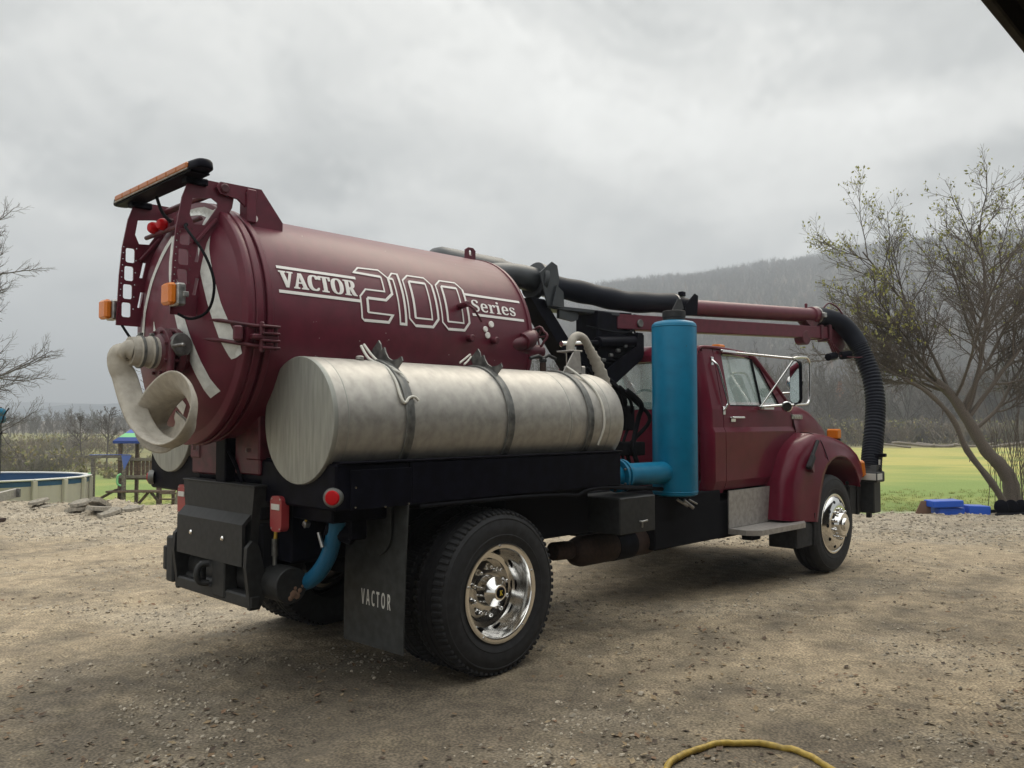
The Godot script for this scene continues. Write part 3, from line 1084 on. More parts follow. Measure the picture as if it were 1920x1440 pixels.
		plate_z(st, v2([-1.545, 2.945, -1.575, 2.86, -1.607, 2.68, -1.622, 2.5, -1.634, 2.19, -1.485, 2.19, -1.475, 2.30, -1.44, 2.48, -1.40, 2.66, -1.345, 2.72, -1.275, 2.85, -1.262, 2.93, -1.31, 2.985, -1.47, 2.985]), z, 0.012, holes)
		var arm := ob("light_arm", st, M["maroon"], tr)
		st = sg()
		bx(st, Vector3(-1.44, 2.685, z), Vector3(0.2, 0.02, 0.06), 0.004, Basis(Vector3.BACK, 0.9))
		ob("arm_brace", st, M["maroon"], arm)
		# amber side lamp at the foot of the arm
		st = sg()
		bx(st, Vector3(-1.625, 2.29, z + 0.075 * signf(z) + 0.0), Vector3(0.052, 0.125, 0.12), 0.01)
		var al := ob("flasher_lamp", st, M["steel_light"], tr)
		st = sg()
		bx(st, Vector3(-1.672, 2.29, z + 0.075 * signf(z)), Vector3(0.045, 0.12, 0.115), 0.014)
		ob("amber_lens", st, M["amber"], al)
		st = sg()
		bx(st, Vector3(-1.605, 2.29, z + 0.14 * signf(z)), Vector3(0.03, 0.03, 0.012), 0.003)
		ob("lamp_screw", st, M["steel_light"], al)
	st = sg()
	cyl(st, Vector3(-1.335, 2.95, -0.40), Vector3(-1.335, 2.95, 0.40), 0.02, 12)
	cyl(st, Vector3(-1.46, 2.76, -0.385), Vector3(-1.46, 2.76, 0.385), 0.014, 12)
	bx(st, Vector3(-1.445, 2.80, -0.16), Vector3(0.03, 0.06, 0.25), 0.005)
	ob("cross_tube", st, M["maroon_dull"], tr)
	for z in [-0.235, -0.10]:
		st = sg()
		lathe(st, Vector3(-1.455, 2.80, z), Vector3(-1, -0.05, 0.1), v2([0.035, -0.02, 0.038, 0.015, 0.036, 0.035, 0.026, 0.05, 0, 0.055]), 18)
		ob("red_lamp", st, M["red_lens"], tr)
	st = sg()
	tube(st, smooth_path(v3([-1.52, 2.96, -0.09, -1.50, 2.86, -0.05, -1.47, 2.80, 0.0]), 5), 0.010, 8)
	tube(st, smooth_path(v3([-1.46, 2.78, 0.10, -1.56, 2.70, 0.42, -1.60, 2.66, 0.50, -1.57, 2.50, 0.66, -1.53, 2.34, 0.70, -1.53, 2.20, 0.64, -1.56, 2.16, 0.50, -1.60, 2.19, 0.42]), 6), 0.008, 8)
	tube(st, smooth_path(v3([-1.60, 2.22, -0.42, -1.58, 2.1, -0.28, -1.56, 2.0, -0.1, -1.5, 1.9, 0.0]), 5), 0.008, 8)
	ob("lamp_cable", st, M["black_matt"], tr)
	# light bar
	st = sg()
	var ys := [[2.985, 0.93], [2.99, 1.0], [2.995, 1.0], [3.022, 0.95], [3.037, 0.8], [3.043, 0.4]]
	rows = []
	for q in ys:
		var ring := []
		for k in 40:
			var a := TAU * k / 40
			var zz := clampf(cos(a) * 1.2, -1.0, 1.0) * 0.50 + cos(a) * 0.12
			var xx := clampf(sin(a) * 1.35, -1.0, 1.0) * 0.065
			ring.append(Vector3(-1.54 + xx * q[1], q[0], zz * (1.0 - (1.0 - q[1]) * 0.12)))
		rows.append(ring)
	loft(st, rows, true, true)
	st.set_smooth_group(-1)
	for k in 40:
		tri(st, Vector3(-1.54, 2.985, 0), rows[0][k], rows[0][(k + 1) % 40])
		tri(st, Vector3(-1.54, 3.043, 0), rows[-1][(k + 1) % 40], rows[-1][k])
	bx(st, Vector3(-1.54, 2.978, 0), Vector3(0.12, 0.012, 1.06), 0.004)
	var bar := ob("light_bar", st, M["black_paint"], tr)
	for k in 8:
		st = sg()
		bx(st, Vector3(-1.598, 3.010, -0.45 + k * 0.1285), Vector3(0.03, 0.038, 0.124), 0.008)
		ob("amber_lens", st, M["amber_dark"], bar)
	st = sg()
	bx(st, Vector3(-1.606, 2.988, 0), Vector3(0.012, 0.008, 1.04), 0.003)
	ob("trim_strip", st, M["steel_light"], bar)
	for z in [-0.385, 0.385]:
		st = sg()
		bx(st, Vector3(-1.50, 2.962, z), Vector3(0.13, 0.04, 0.07), 0.006)
		ob("mounting_foot", st, M["black_paint"], bar)

	# debris tank supports
	st = sg()
	bx(st, Vector3(-1.03, 1.36, -0.26), Vector3(0.12, 0.22, 0.44), 0.01)
	bx(st, Vector3(-1.03, 1.40, 0.26), Vector3(0.12, 0.26, 0.30), 0.01)
	bx(st, Vector3(-1.02, 1.56, 0.34), Vector3(0.16, 0.4, 0.16), 0.01)
	bx(st, Vector3(-1.02, 1.50, -0.42), Vector3(0.16, 0.3, 0.14), 0.01)
	var sup := ob("tank_saddle", st, M["maroon_dull"], tr)
	st = sg()
	bx(st, Vector3(-1.096, 1.425, -0.42), Vector3(0.008, 0.05, 0.05), 0.002)
	ob("warning_label", st, M["yellow_label"], sup)
	st = sg()
	bx(st, Vector3(-1.096, 1.42, 0.30), Vector3(0.008, 0.03, 0.07), 0.002)
	ob("maker_plate", st, M["paper_label"], sup)
	st = sg()
	bx(st, Vector3(-1.06, 1.36, 0.0), Vector3(0.14, 0.34, 0.13), 0.008)
	tube(st, v3([-1.11, 1.42, 0.06, -1.10, 1.33, 0.14, -1.08, 1.22, 0.2]), 0.012, 8)
	cyl(st, Vector3(-1.02, 1.25, -0.62), Vector3(-1.02, 1.25, 0.5), 0.05, 14)
	ob("tipping_pivot", st, M["black_paint"], tr)

func truck_rear(tr):
	var B = M["black_dusty"]
	var st := sg()
	plate_x(st, v2([-0.465, 1.205, 0.468, 1.205, 0.445, 1.05, 0.42, 0.75, -0.42, 0.75, -0.44, 1.05]), -1.0, 0.3)
	var box := ob("rear_box", st, B, tr)
	st = sg()
	bx(st, Vector3(-1.06, 1.212, 0.0), Vector3(0.19, 0.012, 0.95), 0.004)
	ob("top_lip", st, M["black_dusty"], box)
	st = sg()
	var o := Vector3(-1.1, 0.9, 0)
	var A := [Vector2(-1.152, 1.045), Vector2(-1.205, 0.988), Vector2(-1.205, 0.745), Vector2(-1.185, 0.745), Vector2(-1.185, 0.98), Vector2(-1.14, 1.03)]
	plate(st, A, Vector3(0, 0, 0), Vector3.RIGHT, Vector3.UP, 0.862)
	var pan := ob("folded_panel", st, B, tr)
	for z in [-0.22, 0.2]:
		st = sg()
		lathe(st, Vector3(-1.205, 0.89, z), Vector3.LEFT, v2([0.016, 0, 0.016, 0.006, 0.010, 0.013, 0, 0.015]), 12)
		ob("panel_bolt", st, M["chrome"], pan)
	# towing frame
	st = sg()
	bx(st, Vector3(-1.15, 0.545, 0.0), Vector3(0.07, 0.075, 1.0), 0.01)
	bx(st, Vector3(-1.05, 0.56, -0.1), Vector3(0.16, 0.03, 0.7), 0.006)
	var fr := ob("rear_bumper", st, B, tr)
	for z in [-0.475, 0.475]:
		st = sg()
		plate_z(st, v2([-1.205, 0.86, -1.17, 0.90, -1.13, 0.87, -1.09, 0.72, -1.09, 0.56, -1.12, 0.5, -1.18, 0.5, -1.19, 0.6, -1.21, 0.75]), z, 0.035)
		ob("hitch_plate", st, B, fr)
	st = sg()
	bx(st, Vector3(-1.145, 0.68, -0.565), Vector3(0.10, 0.3, 0.10), 0.01)
	bx(st, Vector3(-1.15, 0.68, -0.64), Vector3(0.09, 0.16, 0.05), 0.008)
	ob("side_stop", st, B, fr)
	st = sg()
	bx(st, Vector3(-1.15, 0.66, 0.12), Vector3(0.09, 0.26, 0.16), 0.008)
	tube(st, smooth_path(v3([-1.2, 0.72, 0.02, -1.25, 0.71, 0.0, -1.27, 0.66, 0.0, -1.25, 0.61, 0.0, -1.2, 0.60, 0.02]), 4), 0.02, 10)
	cyl(st, Vector3(-1.21, 0.73, -0.05), Vector3(-1.21, 0.58, -0.05), 0.022, 10)
	ob("pintle_hitch", st, B, fr)
	st = sg()
	cyl(st, Vector3(-1.01, 0.645, -0.62), Vector3(-1.01, 0.645, 0.66), 0.105, 28)
	cyl(st, Vector3(-1.12, 0.585, -0.44), Vector3(-1.12, 0.585, 0.05), 0.022, 12)
	var pp := ob("cross_pipe", st, B, tr)
	for q in [[0.012, -0.052, 0.026], [0.034, -0.063, 0.021], [-0.008, -0.072, 0.017], [0.052, -0.035, 0.015], [0.022, -0.018, 0.011], [0.068, -0.012, 0.009]]:
		st = sg()
		lathe(st, Vector3(-1.01 + q[0], 0.645 + q[1], 0.6605), Vector3(0, 0, 1), v2([q[2], 0.0, q[2] * 0.8, 0.002, 0, 0.002]), 7)
		ob("flaked_paint", st, M["cardboard"], pp)
	st = sg()
	cyl(st, Vector3(-1.03, 0.74, 0.50), Vector3(-1.03, 0.82, 0.50), 0.014, 10)
	tube(st, v3([-1.03, 0.80, 0.50, -1.03, 0.90, 0.50]), 0.02, 8)
	ob("pipe_fitting", st, M["steel"], pp)
	st = sg()
	tube(st, smooth_path(v3([-1.03, 0.88, 0.50, -1.03, 0.95, 0.51, -1.06, 1.0, 0.56, -1.07, 1.04, 0.6]), 5), 0.011, 8)
	ob("yellow_cable", st, M["yellow_wire"], tr)
	st = sg()
	tube(st, v3([-0.98, 1.02, 0.75, -0.97, 1.10, 0.79]), 0.008, 6)
	ob("yellow_cable", st, M["yellow_wire"], tr)
	st = sg()
	bx(st, Vector3(-0.97, 1.0, 0.74), Vector3(0.04, 0.035, 0.035), 0.006, Basis(Vector3.RIGHT, 0.6))
	ob("cable_plug", st, M["steel_light"], tr)
	st = sg()
	tube(st, v3([-0.95, 0.96, 0.84, -0.95, 0.88, 0.88]), 0.012, 8)
	ob("cable_plug", st, M["steel_light"], tr)
	# tail lamps
	for z in [-0.615, 0.615]:
		st = sg()
		plate_x(st, rrect(z, 1.06, 0.125, 0.205, 0.035), -1.07, 0.05)
		var tl := ob("tail_lamp", st, M["red_dull"], tr)
		st = sg()
		bx(st, Vector3(-1.098, 1.10, z), Vector3(0.006, 0.034, 0.09), 0.002)
		ob("reversing_window", st, M["paper_label"], tl)
		for dz in [-0.045, 0.045]:
			for dy in [-0.085, 0.085]:
				st = sg()
				lathe(st, Vector3(-1.095, 1.06 + dy, z + dz), Vector3.LEFT, v2([0.006, 0, 0.005, 0.003, 0, 0.004]), 8)
				ob("lens_screw", st, M["steel_light"], tl)
	# dark hose work and brackets between the box and the flap
	st = sg()
	bx(st, Vector3(-0.86, 0.98, 0.52), Vector3(0.3, 0.42, 0.26), 0.01)
	bx(st, Vector3(-0.80, 1.0, 0.92), Vector3(0.12, 0.16, 0.2), 0.01)
	cyl(st, Vector3(-0.9, 1.0, 0.86), Vector3(-0.8, 0.94, 0.98), 0.06, 14)
	bx(st, Vector3(-0.75, 1.1, 0.55), Vector3(0.5, 0.14, 1.0), 0.01)
	ob("pump_housing", st, M["black_paint"], tr)
	st = sg()
	tube(st, smooth_path(v3([-0.93, 1.16, 1.03, -0.90, 1.08, 0.975, -0.88, 0.93, 0.885, -0.88, 0.80, 0.82, -0.89, 0.68, 0.70, -0.91, 0.625, 0.56]), 6), 0.048, 14)
	ob("blue_suction_hose", st, M["blue_hose"], tr)

func water_tank(tr, sgn: float):
	var c := Vector3(0, 1.6, 0.84 * sgn)
	var st := sg()
	lathe(st, c, Vector3.RIGHT, v2([0.345, -1.07, 0.36, -1.068, 0.361, -1.04, 0.36, 1.40, 0.352, 1.47, 0.31, 1.53, 0.2, 1.56, 0, 1.57]), 56)
	var wt := ob("water_tank", st, M["aluminium"], tr)
	st = sg()
	lathe(st, c, Vector3.LEFT, v2([0.361, 1.066, 0.361, 1.088, 0.357, 1.094, 0.34, 1.096, 0, 1.099]), 56)
	ob("tank_end", st, M["aluminium_end"], wt)
	for x in [-1.0, 0.86, 1.30]:
		st = sg()
		lathe(st, c, Vector3.RIGHT, v2([0.3595, x - 0.006, 0.3622, x - 0.002, 0.3622, x + 0.002, 0.3595, x + 0.006]), 56)
		ob("weld_seam", st, M["aluminium_end"], wt)
	for x in [-0.58, 0.25, 1.07]:
		st = sg()
		var rows := []
		for k in 41:
			var a: float = lerpf(-1.05, PI + 0.3, k / 40.0)
			var u := Vector3(0, sin(a), cos(a) * sgn)
			var row := []
			for q in [[-0.03, 0.362], [-0.03, 0.372], [-0.022, 0.374], [-0.012, 0.367], [0.012, 0.367], [0.022, 0.374], [0.03, 0.372], [0.03, 0.362]]:
				row.append(c + Vector3(x + q[0], 0, 0) + u * q[1])
			rows.append(row)
		loft(st, rows, false, sgn > 0)
		ob("steel_strap", st, M["steel"], wt)
		st = sg()
		var pb := c + Vector3(x, sin(-1.0) * 0.385, cos(-1.0) * 0.385 * sgn)
		bx(st, pb, Vector3(0.03, 0.07, 0.03), 0.005)
		ob("strap_bolt", st, M["steel_light"], wt)
	return wt

func truck_sides(tr):
	var wt = water_tank(tr, 1.0)
	water_tank(tr, -1.0)
	# saw-edged nozzle racks on two straps
	var r1 := [0.79, 2.02, 0.865, 2.085, 0.885, 2.06, 0.895, 2.025, 0.921, 2.04, 0.935, 2.01, 0.96, 1.975, 1.0, 1.957, 1.05, 1.962, 1.088, 1.975, 1.098, 1.95, 1.06, 1.915, 1.02, 1.88, 0.93, 1.94, 0.84, 1.95]
	for x in [-0.555, 0.275]:
		var st := sg()
		plate_x(st, v2(r1), x, 0.01)
		ob("nozzle_rack", st, M["steel"], wt)
	var st := sg()
	tube(st, smooth_path(v3([-0.62, 2.06, 0.80, -0.61, 1.99, 0.87, -0.60, 1.94, 0.94, -0.62, 1.90, 1.04, -0.63, 1.83, 1.125, -0.64, 1.74, 1.185, -0.62, 1.70, 1.2, -0.58, 1.73, 1.192, -0.545, 1.735, 1.195, -0.52, 1.715, 1.2]), 5), 0.0085, 8)
	tube(st, smooth_path(v3([-0.64, 2.05, 0.80, -0.65, 1.97, 0.89, -0.62, 1.93, 0.97, -0.58, 1.91, 1.03, -0.56, 1.86, 1.10, -0.54, 1.82, 1.125, -0.56, 1.87, 1.095, -0.60, 1.90, 1.045]), 5), 0.0085, 8)
	tube(st, smooth_path(v3([0.14, 1.985, 0.83, 0.19, 2.01, 0.815, 0.27, 2.05, 0.79]), 4), 0.007, 8)
	tube(st, smooth_path(v3([0.17, 1.975, 0.84, 0.22, 2.00, 0.82, 0.275, 2.035, 0.795]), 4), 0.007, 8)
	ob("white_rope", st, M["rope"], wt)
	st = sg()
	cyl(st, Vector3(-0.72, 1.955, 0.9), Vector3(-0.72, 1.98, 0.9), 0.025, 10)
	ob("filler_plug", st, M["aluminium"], wt)
	# tap, bracket and white fill hose at the front end
	st = sg()
	cyl(st, Vector3(0.98, 1.95, 0.82), Vector3(0.98, 2.03, 0.82), 0.024, 10)
	ob("brass_neck", st, M["rust"], wt)
	st = sg()
	bx(st, Vector3(0.98, 2.045, 0.82), Vector3(0.05, 0.035, 0.05), 0.01)
	tube(st, v3([0.86, 2.055, 0.8, 0.93, 2.075, 0.82, 0.98, 2.06, 0.82, 1.03, 2.085, 0.83, 1.10, 2.06, 0.84]), 0.014, 8)
	ob("fill_tap", st, M["black_dusty"], wt)
	st = sg()
	plate_z(st, v2([1.08, 1.955, 1.21, 2.125, 1.27, 2.13, 1.29, 1.955]), 0.93, 0.012)
	bx(st, Vector3(1.25, 2.125, 0.85), Vector3(0.11, 0.012, 0.17), 0.004)
	bx(st, Vector3(1.37, 1.985, 0.80), Vector3(0.13, 0.07, 0.12), 0.008)
	ob("hose_bracket", st, M["aluminium_plate"], wt)
	st = sg()
	plate_x(st, v2([0.80, 1.95, 0.80, 2.13, 0.90, 2.13, 0.935, 2.07, 0.935, 1.95]), 1.285, 0.012)
	ob("bracket_side", st, M["black_paint"], wt)
	st = sg()
	var hp := smooth_path(v3([1.44, 2.0, 0.70, 1.435, 2.12, 0.70, 1.45, 2.22, 0.70, 1.52, 2.275, 0.70, 1.61, 2.255, 0.70, 1.67, 2.19, 0.70]), 5)
	tube(st, hp, 0.034, 12)
	var rows := []
	var fp := smooth_path(v3([1.655, 2.20, 0.70, 1.70, 2.15, 0.70, 1.76, 2.07, 0.705, 1.82, 1.97, 0.71, 1.86, 1.87, 0.71]), 5)
	for i in fp.size():
		var f := float(i) / (fp.size() - 1)
		var d: Vector3 = (fp[mini(i + 1, fp.size() - 1)] - fp[maxi(i - 1, 0)]).normalized()
		var ring := []
		var wv := Vector3(0.7, 0.45, 0.55)
		wv = (wv - d * wv.dot(d)).normalized()
		var nv := d.cross(wv)
		for j in 14:
			var a := TAU * j / 14
			ring.append(fp[i] + wv * cos(a) * lerpf(0.034, 0.062, f) * (1.0 + 0.12 * sin(i * 2.3)) + nv * sin(a) * lerpf(0.036, 0.018, f))
		rows.append(ring)
	loft(st, rows, true)
	ob("white_fill_hose", st, M["canvas"], wt)
	st = sg()
	tube(st, smooth_path(v3([1.12, 2.0, 0.93, 1.16, 1.93, 1.02, 1.20, 1.83, 1.125, 1.22, 1.70, 1.19, 1.22, 1.55, 1.202, 1.20, 1.42, 1.16]), 5), 0.009, 8)
	ob("sight_tube", st, M["rope"], wt)
	# long black side boxes
	for sgn in [1.0, -1.0]:
		st = sg()
		bx(st, Vector3(0.43, 1.238, 0.80 * sgn), Vector3(2.0, 0.252, 0.8), 0.012)
		bx(st, Vector3(-0.82, 1.238, 0.79 * sgn), Vector3(0.50, 0.252, 0.79), 0.012)
		bx(st, Vector3(0.2, 1.37, 0.80 * sgn), Vector3(2.5, 0.012, 0.81), 0.004)
		var sb := ob("side_box", st, M["black_paint"], tr)
		st = sg()
		bx(st, Vector3(-0.775, 1.222, 1.196 * sgn), Vector3(0.42, 0.215, 0.014), 0.003)
		var rp := ob("riveted_plate", st, M["black_paint"], tr)
		for q in [[-0.955, 1.237], [-0.957, 1.131], [-0.755, 1.12], [-0.59, 1.125]]:
			st = sg()
			lathe(st, Vector3(q[0], q[1], 1.203 * sgn), Vector3(0, 0, sgn), v2([0.007, 0, 0.006, 0.003, 0, 0.004]), 8)
			ob("rivet", st, M["chrome"], rp)
		st = sg()
		var dn := Vector3(-0.75, 0, 0.65 * sgn).normalized()
		lathe(st, Vector3(-1.075, 1.187, 1.165 * sgn), dn, v2([0, -0.03, 0.052, -0.03, 0.054, 0.0, 0.048, 0.012, 0.04, 0.014]), 24)
		var ml := ob("marker_lamp", st, M["steel"], tr)
		st = sg()
		lathe(st, Vector3(-1.075, 1.187, 1.165 * sgn), dn, v2([0.04, 0.0, 0.04, 0.014, 0.034, 0.022, 0, 0.026]), 24)
		ob("red_lens", st, M["red_lens"], ml)
		# mud flap
		st = sg()
		plate_w(st, v2([0.62, 1.115, 1.215, 1.115, 1.20, 0.27, 0.62, 0.265]), func(x, y, sd): return Vector3(-0.60 - 0.02 * sin((1.115 - y) * 2.2) + 0.005 * sd, y - 0.03 * (1.0 - absf(x - 0.9)) * 0.0, x * sgn), [], [0.9], [1.0, 0.85, 0.7, 0.55, 0.4])
		var mf := ob("mud_flap", st, M["rubber_flap"], tr)
		st = sg()
		var up := []
		for k in 13:
			var a := PI + PI * k / 12.0
			up.append(Vector2(0.93 + cos(a) * 0.165, 0.95 + sin(a) * 0.145))
		up.append_array(v2([1.095, 1.11, 0.765, 1.11]))
		plate_x(st, up if sgn > 0 else up.map(func(p): return Vector2(-p.x, p.y)), -0.627, 0.008)
		ob("flap_pad", st, M["rubber_flap"], mf)
		if sgn > 0:
			st = sg()
			lettering(st, "V A C T O R", "Droid Sans", 700, 0.285, 0.092, func(x, y, of): return Vector3(-0.6245 - of, 0.505 + y + 0.0 * x, 0.80 + x), 0.2)
			ob("lettering", st, M["paper_label"], mf)
	# chassis
	st = sg()
	for z in [-0.43, 0.43]: bx(st, Vector3(2.45, 0.86, z), Vector3(7.1, 0.26, 0.09), 0.008)
	for x in [-1.0, -0.3, 0.7, 1.6, 2.6, 5.9]: bx(st, Vector3(x, 0.86, 0), Vector3(0.1, 0.2, 0.8), 0.006)
	ob("chassis_frame", st, M["black_matt"], tr)
	st = sg()
	bx(st, Vector3(0.2, 1.07, 0), Vector3(2.6, 0.12, 0.9), 0.006)
	bx(st, Vector3(0.9, 0.93, 0.72), Vector3(0.9, 0.36, 0.46), 0.01)
	bx(st, Vector3(1.2, 0.82, -0.72), Vector3(1.4, 0.3, 0.46), 0.01)
	ob("subframe", st, M["black_matt"], tr)
	st = sg()
	cyl(st, Vector3(0.165, 0.515, -0.95), Vector3(0.165, 0.515, 0.95), 0.10, 16)
	lathe(st, Vector3(0.165, 0.515, 0), Vector3.RIGHT, v2([0, -0.24, 0.1, -0.23, 0.2, -0.14, 0.22, 0, 0.2, 0.14, 0.1, 0.23, 0, 0.24]), 20)
	for z in [-0.5, 0.5]: bx(st, Vector3(0.165, 0.66, z), Vector3(1.3, 0.09, 0.09), 0.01)
	cyl(st, Vector3(0.4, 0.56, 0), Vector3(3.2, 0.72, 0), 0.055, 12)
	ob("rear_axle", st, M["black_matt"], tr)
	st = sg()
	cyl(st, Vector3(5.15, 0.5, -0.95), Vector3(5.15, 0.5, 0.95), 0.07, 12)
	bx(st, Vector3(5.1, 0.72, 0), Vector3(1.4, 0.5, 0.7), 0.02)
	bx(st, Vector3(3.4, 0.72, 0.0), Vector3(1.9, 0.42, 0.66), 0.02)
	ob("engine_block", st, M["black_matt"], tr)
	# tool box, rusty exhaust can, battery box
	st = sg()
	bx(st, Vector3(1.64, 0.882, 0.98), Vector3(0.46, 0.275, 0.44), 0.008)
	var tb := ob("tool_box", st, M["black_dusty"], tr)
	st = sg()
	tube(st, v3([1.66, 0.83, 1.2, 1.66, 0.83, 1.225, 1.72, 0.833, 1.228]), 0.008, 6)
	tube(st, v3([1.66, 0.83, 1.225, 1.66, 0.785, 1.222]), 0.007, 6)
	ob("latch_handle", st, M["steel_light"], tb)
	st = sg()
	lathe(st, Vector3(1.33, 0.585, 0.80), Vector3.RIGHT, v2([0, 0, 0.07, 0.005, 0.10, 0.03, 0.118, 0.09, 0.118, 0.95, 0.10, 1.0, 0.06, 1.03, 0, 1.03]), 24)
	cyl(st, Vector3(1.15, 0.61, 0.76), Vector3(1.4, 0.6, 0.78), 0.07, 16)
	var ex := ob("exhaust_can", st, M["rust"], tr)
	st = sg()
	lathe(st, Vector3(1.8, 0.585, 0.80), Vector3.RIGHT, v2([0.119, 0, 0.122, 0.002, 0.122, 0.24, 0.119, 0.242]), 24)
	bx(st, Vector3(1.92, 0.71, 0.84), Vector3(0.2, 0.04, 0.14), 0.006)
	ob("exhaust_band", st, M["black_paint"], ex)
	st = sg()
	bx(st, Vector3(2.72, 0.74, 0.72), Vector3(1.05, 0.44, 0.5), 0.01)
	bx(st, Vector3(3.7, 0.68, 0.70), Vector3(0.9, 0.34, 0.5), 0.01)
	ob("battery_box", st, M["black_matt"], tr)
	st = sg()
	tube(st, v3([2.45, 0.93, 1.02, 2.55, 0.87, 1.06]), 0.012, 8)
	tube(st, v3([2.52, 0.92, 1.04, 2.62, 0.85, 1.07]), 0.015, 8)
	tube(st, v3([2.60, 0.92, 1.04, 2.68, 0.88, 1.07]), 0.008, 8)
	ob("pipe_unions", st, M["steel_light"], tr)
	st = sg()
	tube(st, smooth_path(v3([-0.5, 1.10, 1.19, 0.3, 1.10, 1.2, 0.78, 1.085, 1.2, 0.92, 1.075, 1.2, 1.02, 1.10, 1.2, 1.2, 1.11, 1.2, 1.5, 1.09, 1.19, 1.9, 1.06, 1.1]), 5), 0.012, 8)
	tube(st, smooth_path(v3([1.40, 1.115, 1.15, 1.7, 1.08, 1.1, 2.1, 1.04, 1.02, 2.4, 1.02, 0.98]), 5), 0.016, 8)
	ob("black_cable", st, M["black_matt"], tr)
	# blue upright silencer with its elbow
	var c := Vector3(2.455, 0, 1.0)
	st = sg()
	lathe(st, c, Vector3.UP, v2([0, 0.965, 0.165, 0.965, 0.186, 0.975, 0.19, 0.99, 0.19, 2.405, 0.184, 2.42, 0.165, 2.437, 0.10, 2.452, 0, 2.453]), 48)
	var si := ob("upright_silencer", st, M["blue_paint"], tr)
	st = sg()
	lathe(st, c, Vector3.UP, v2([0.090, 2.44, 0.094, 2.445, 0.094, 2.475, 0.098, 2.478, 0.098, 2.53, 0.094, 2.533, 0.085, 2.533, 0.082, 2.50, 0, 2.495]), 32)
	ob("outlet_collar", st, M["black_dusty"], si)
	for y in [1.0, 2.395]:
		st = sg()
		lathe(st, c, Vector3.UP, v2([0.1885, y - 0.008, 0.1925, y - 0.003, 0.1925, y + 0.003, 0.1885, y + 0.008]), 48)
		ob("weld_seam", st, M["blue_paint"], si)
	st = sg()
	rng.seed = 9
	for k in 26:
		var a := rng.randf_range(-0.2, 2.6)
		var y := rng.randf_range(1.0, 2.38) if k % 2 else rng.randf_range(1.0, 1.06)
		var w := rng.randf_range(0.003, 0.010)
		var hh := rng.randf_range(0.003, 0.012)
		var f := func(x, yy, o): return c + Vector3(cos(a + x / 0.19) * (0.1905 + o), yy, sin(a + x / 0.19) * (0.1905 + o))
		split_tri(st, Vector2(0, y), Vector2(w, y + hh * 0.3), Vector2(w * 0.3, y + hh), f, 0.05, 0)
	stuff(ob("paint_chips", st, M["rust"], si))
	st = sg()
	plate(st, v2([-0.085, 0, 0.085, 0, 0.10, 0.085, 0.06, 0.10, -0.085, 0.02]), c + Vector3(0.06, 2.535, 0.0), Vector3(0.9, 0.35, 0.1).normalized(), Vector3(-0.3, 0.9, -0.2).normalized(), 0.008)
	ob("rain_flap", st, M["black_dusty"], si)
	st = sg()
	tube(st, v3([1.50, 1.165, 0.98, 1.9, 1.165, 0.985, 2.4, 1.165, 1.0]), 0.092, 24)
	for x in [1.66, 1.71]:
		lathe(st, Vector3(x, 1.165, 0.983), Vector3.RIGHT, v2([0.09, -0.014, 0.128, -0.014, 0.13, -0.012, 0.13, 0.012, 0.128, 0.014, 0.09, 0.014]), 28)
	ob("inlet_pipe", st, M["blue_paint"], si)
	for k in 6:
		var a := TAU * k / 6
		st = sg()
		cyl(st, Vector3(1.63, 1.165 + cos(a) * 0.112, 0.983 + sin(a) * 0.112), Vector3(1.745, 1.165 + cos(a) * 0.112, 0.983 + sin(a) * 0.112), 0.010, 6, 0.002)
		ob("flange_bolt", st, M["steel"], si)
	# small control panel and hose cluster behind the cab
	st = sg()
	plate(st, rrect(0, 0, 0.17, 0.36, 0.02), Vector3(1.98, 1.62, 0.62), Vector3(0.8, 0, 0.6), Vector3(-0.05, 1, 0).normalized(), 0.012)
	ob("control_panel", st, M["aluminium_plate"], tr)
	st = sg()
	for k in 9:
		var z := 0.2 + 0.06 * k
		tube(st, smooth_path([Vector3(2.15 + 0.03 * (k % 3), 2.1 - 0.03 * k, z), Vector3(2.35, 1.9 - 0.02 * k, z + 0.05), Vector3(2.4 + 0.04 * (k % 4), 1.6, z + 0.08 * sin(k * 2.0)), Vector3(2.3, 1.35, z), Vector3(2.2 + 0.03 * k, 1.1, z)], 5), 0.014 + 0.004 * (k % 3), 8)
	bx(st, Vector3(2.45, 1.62, 0.30), Vector3(0.12, 0.22, 0.5), 0.01)
	bx(st, Vector3(2.4, 1.35, 0.40), Vector3(0.25, 0.12, 0.5), 0.01)
	ob("hydraulic_lines", st, M["black_matt"], tr)
	st = sg()
	for k in 5:
		cyl(st, Vector3(2.42 + 0.02 * (k % 2), 1.68, 0.18 + 0.08 * k), Vector3(2.42 + 0.02 * (k % 2), 1.77, 0.18 + 0.08 * k), 0.014, 8, 0.003)
	ob("hydraulic_fittings", st, M["steel_light"], tr)

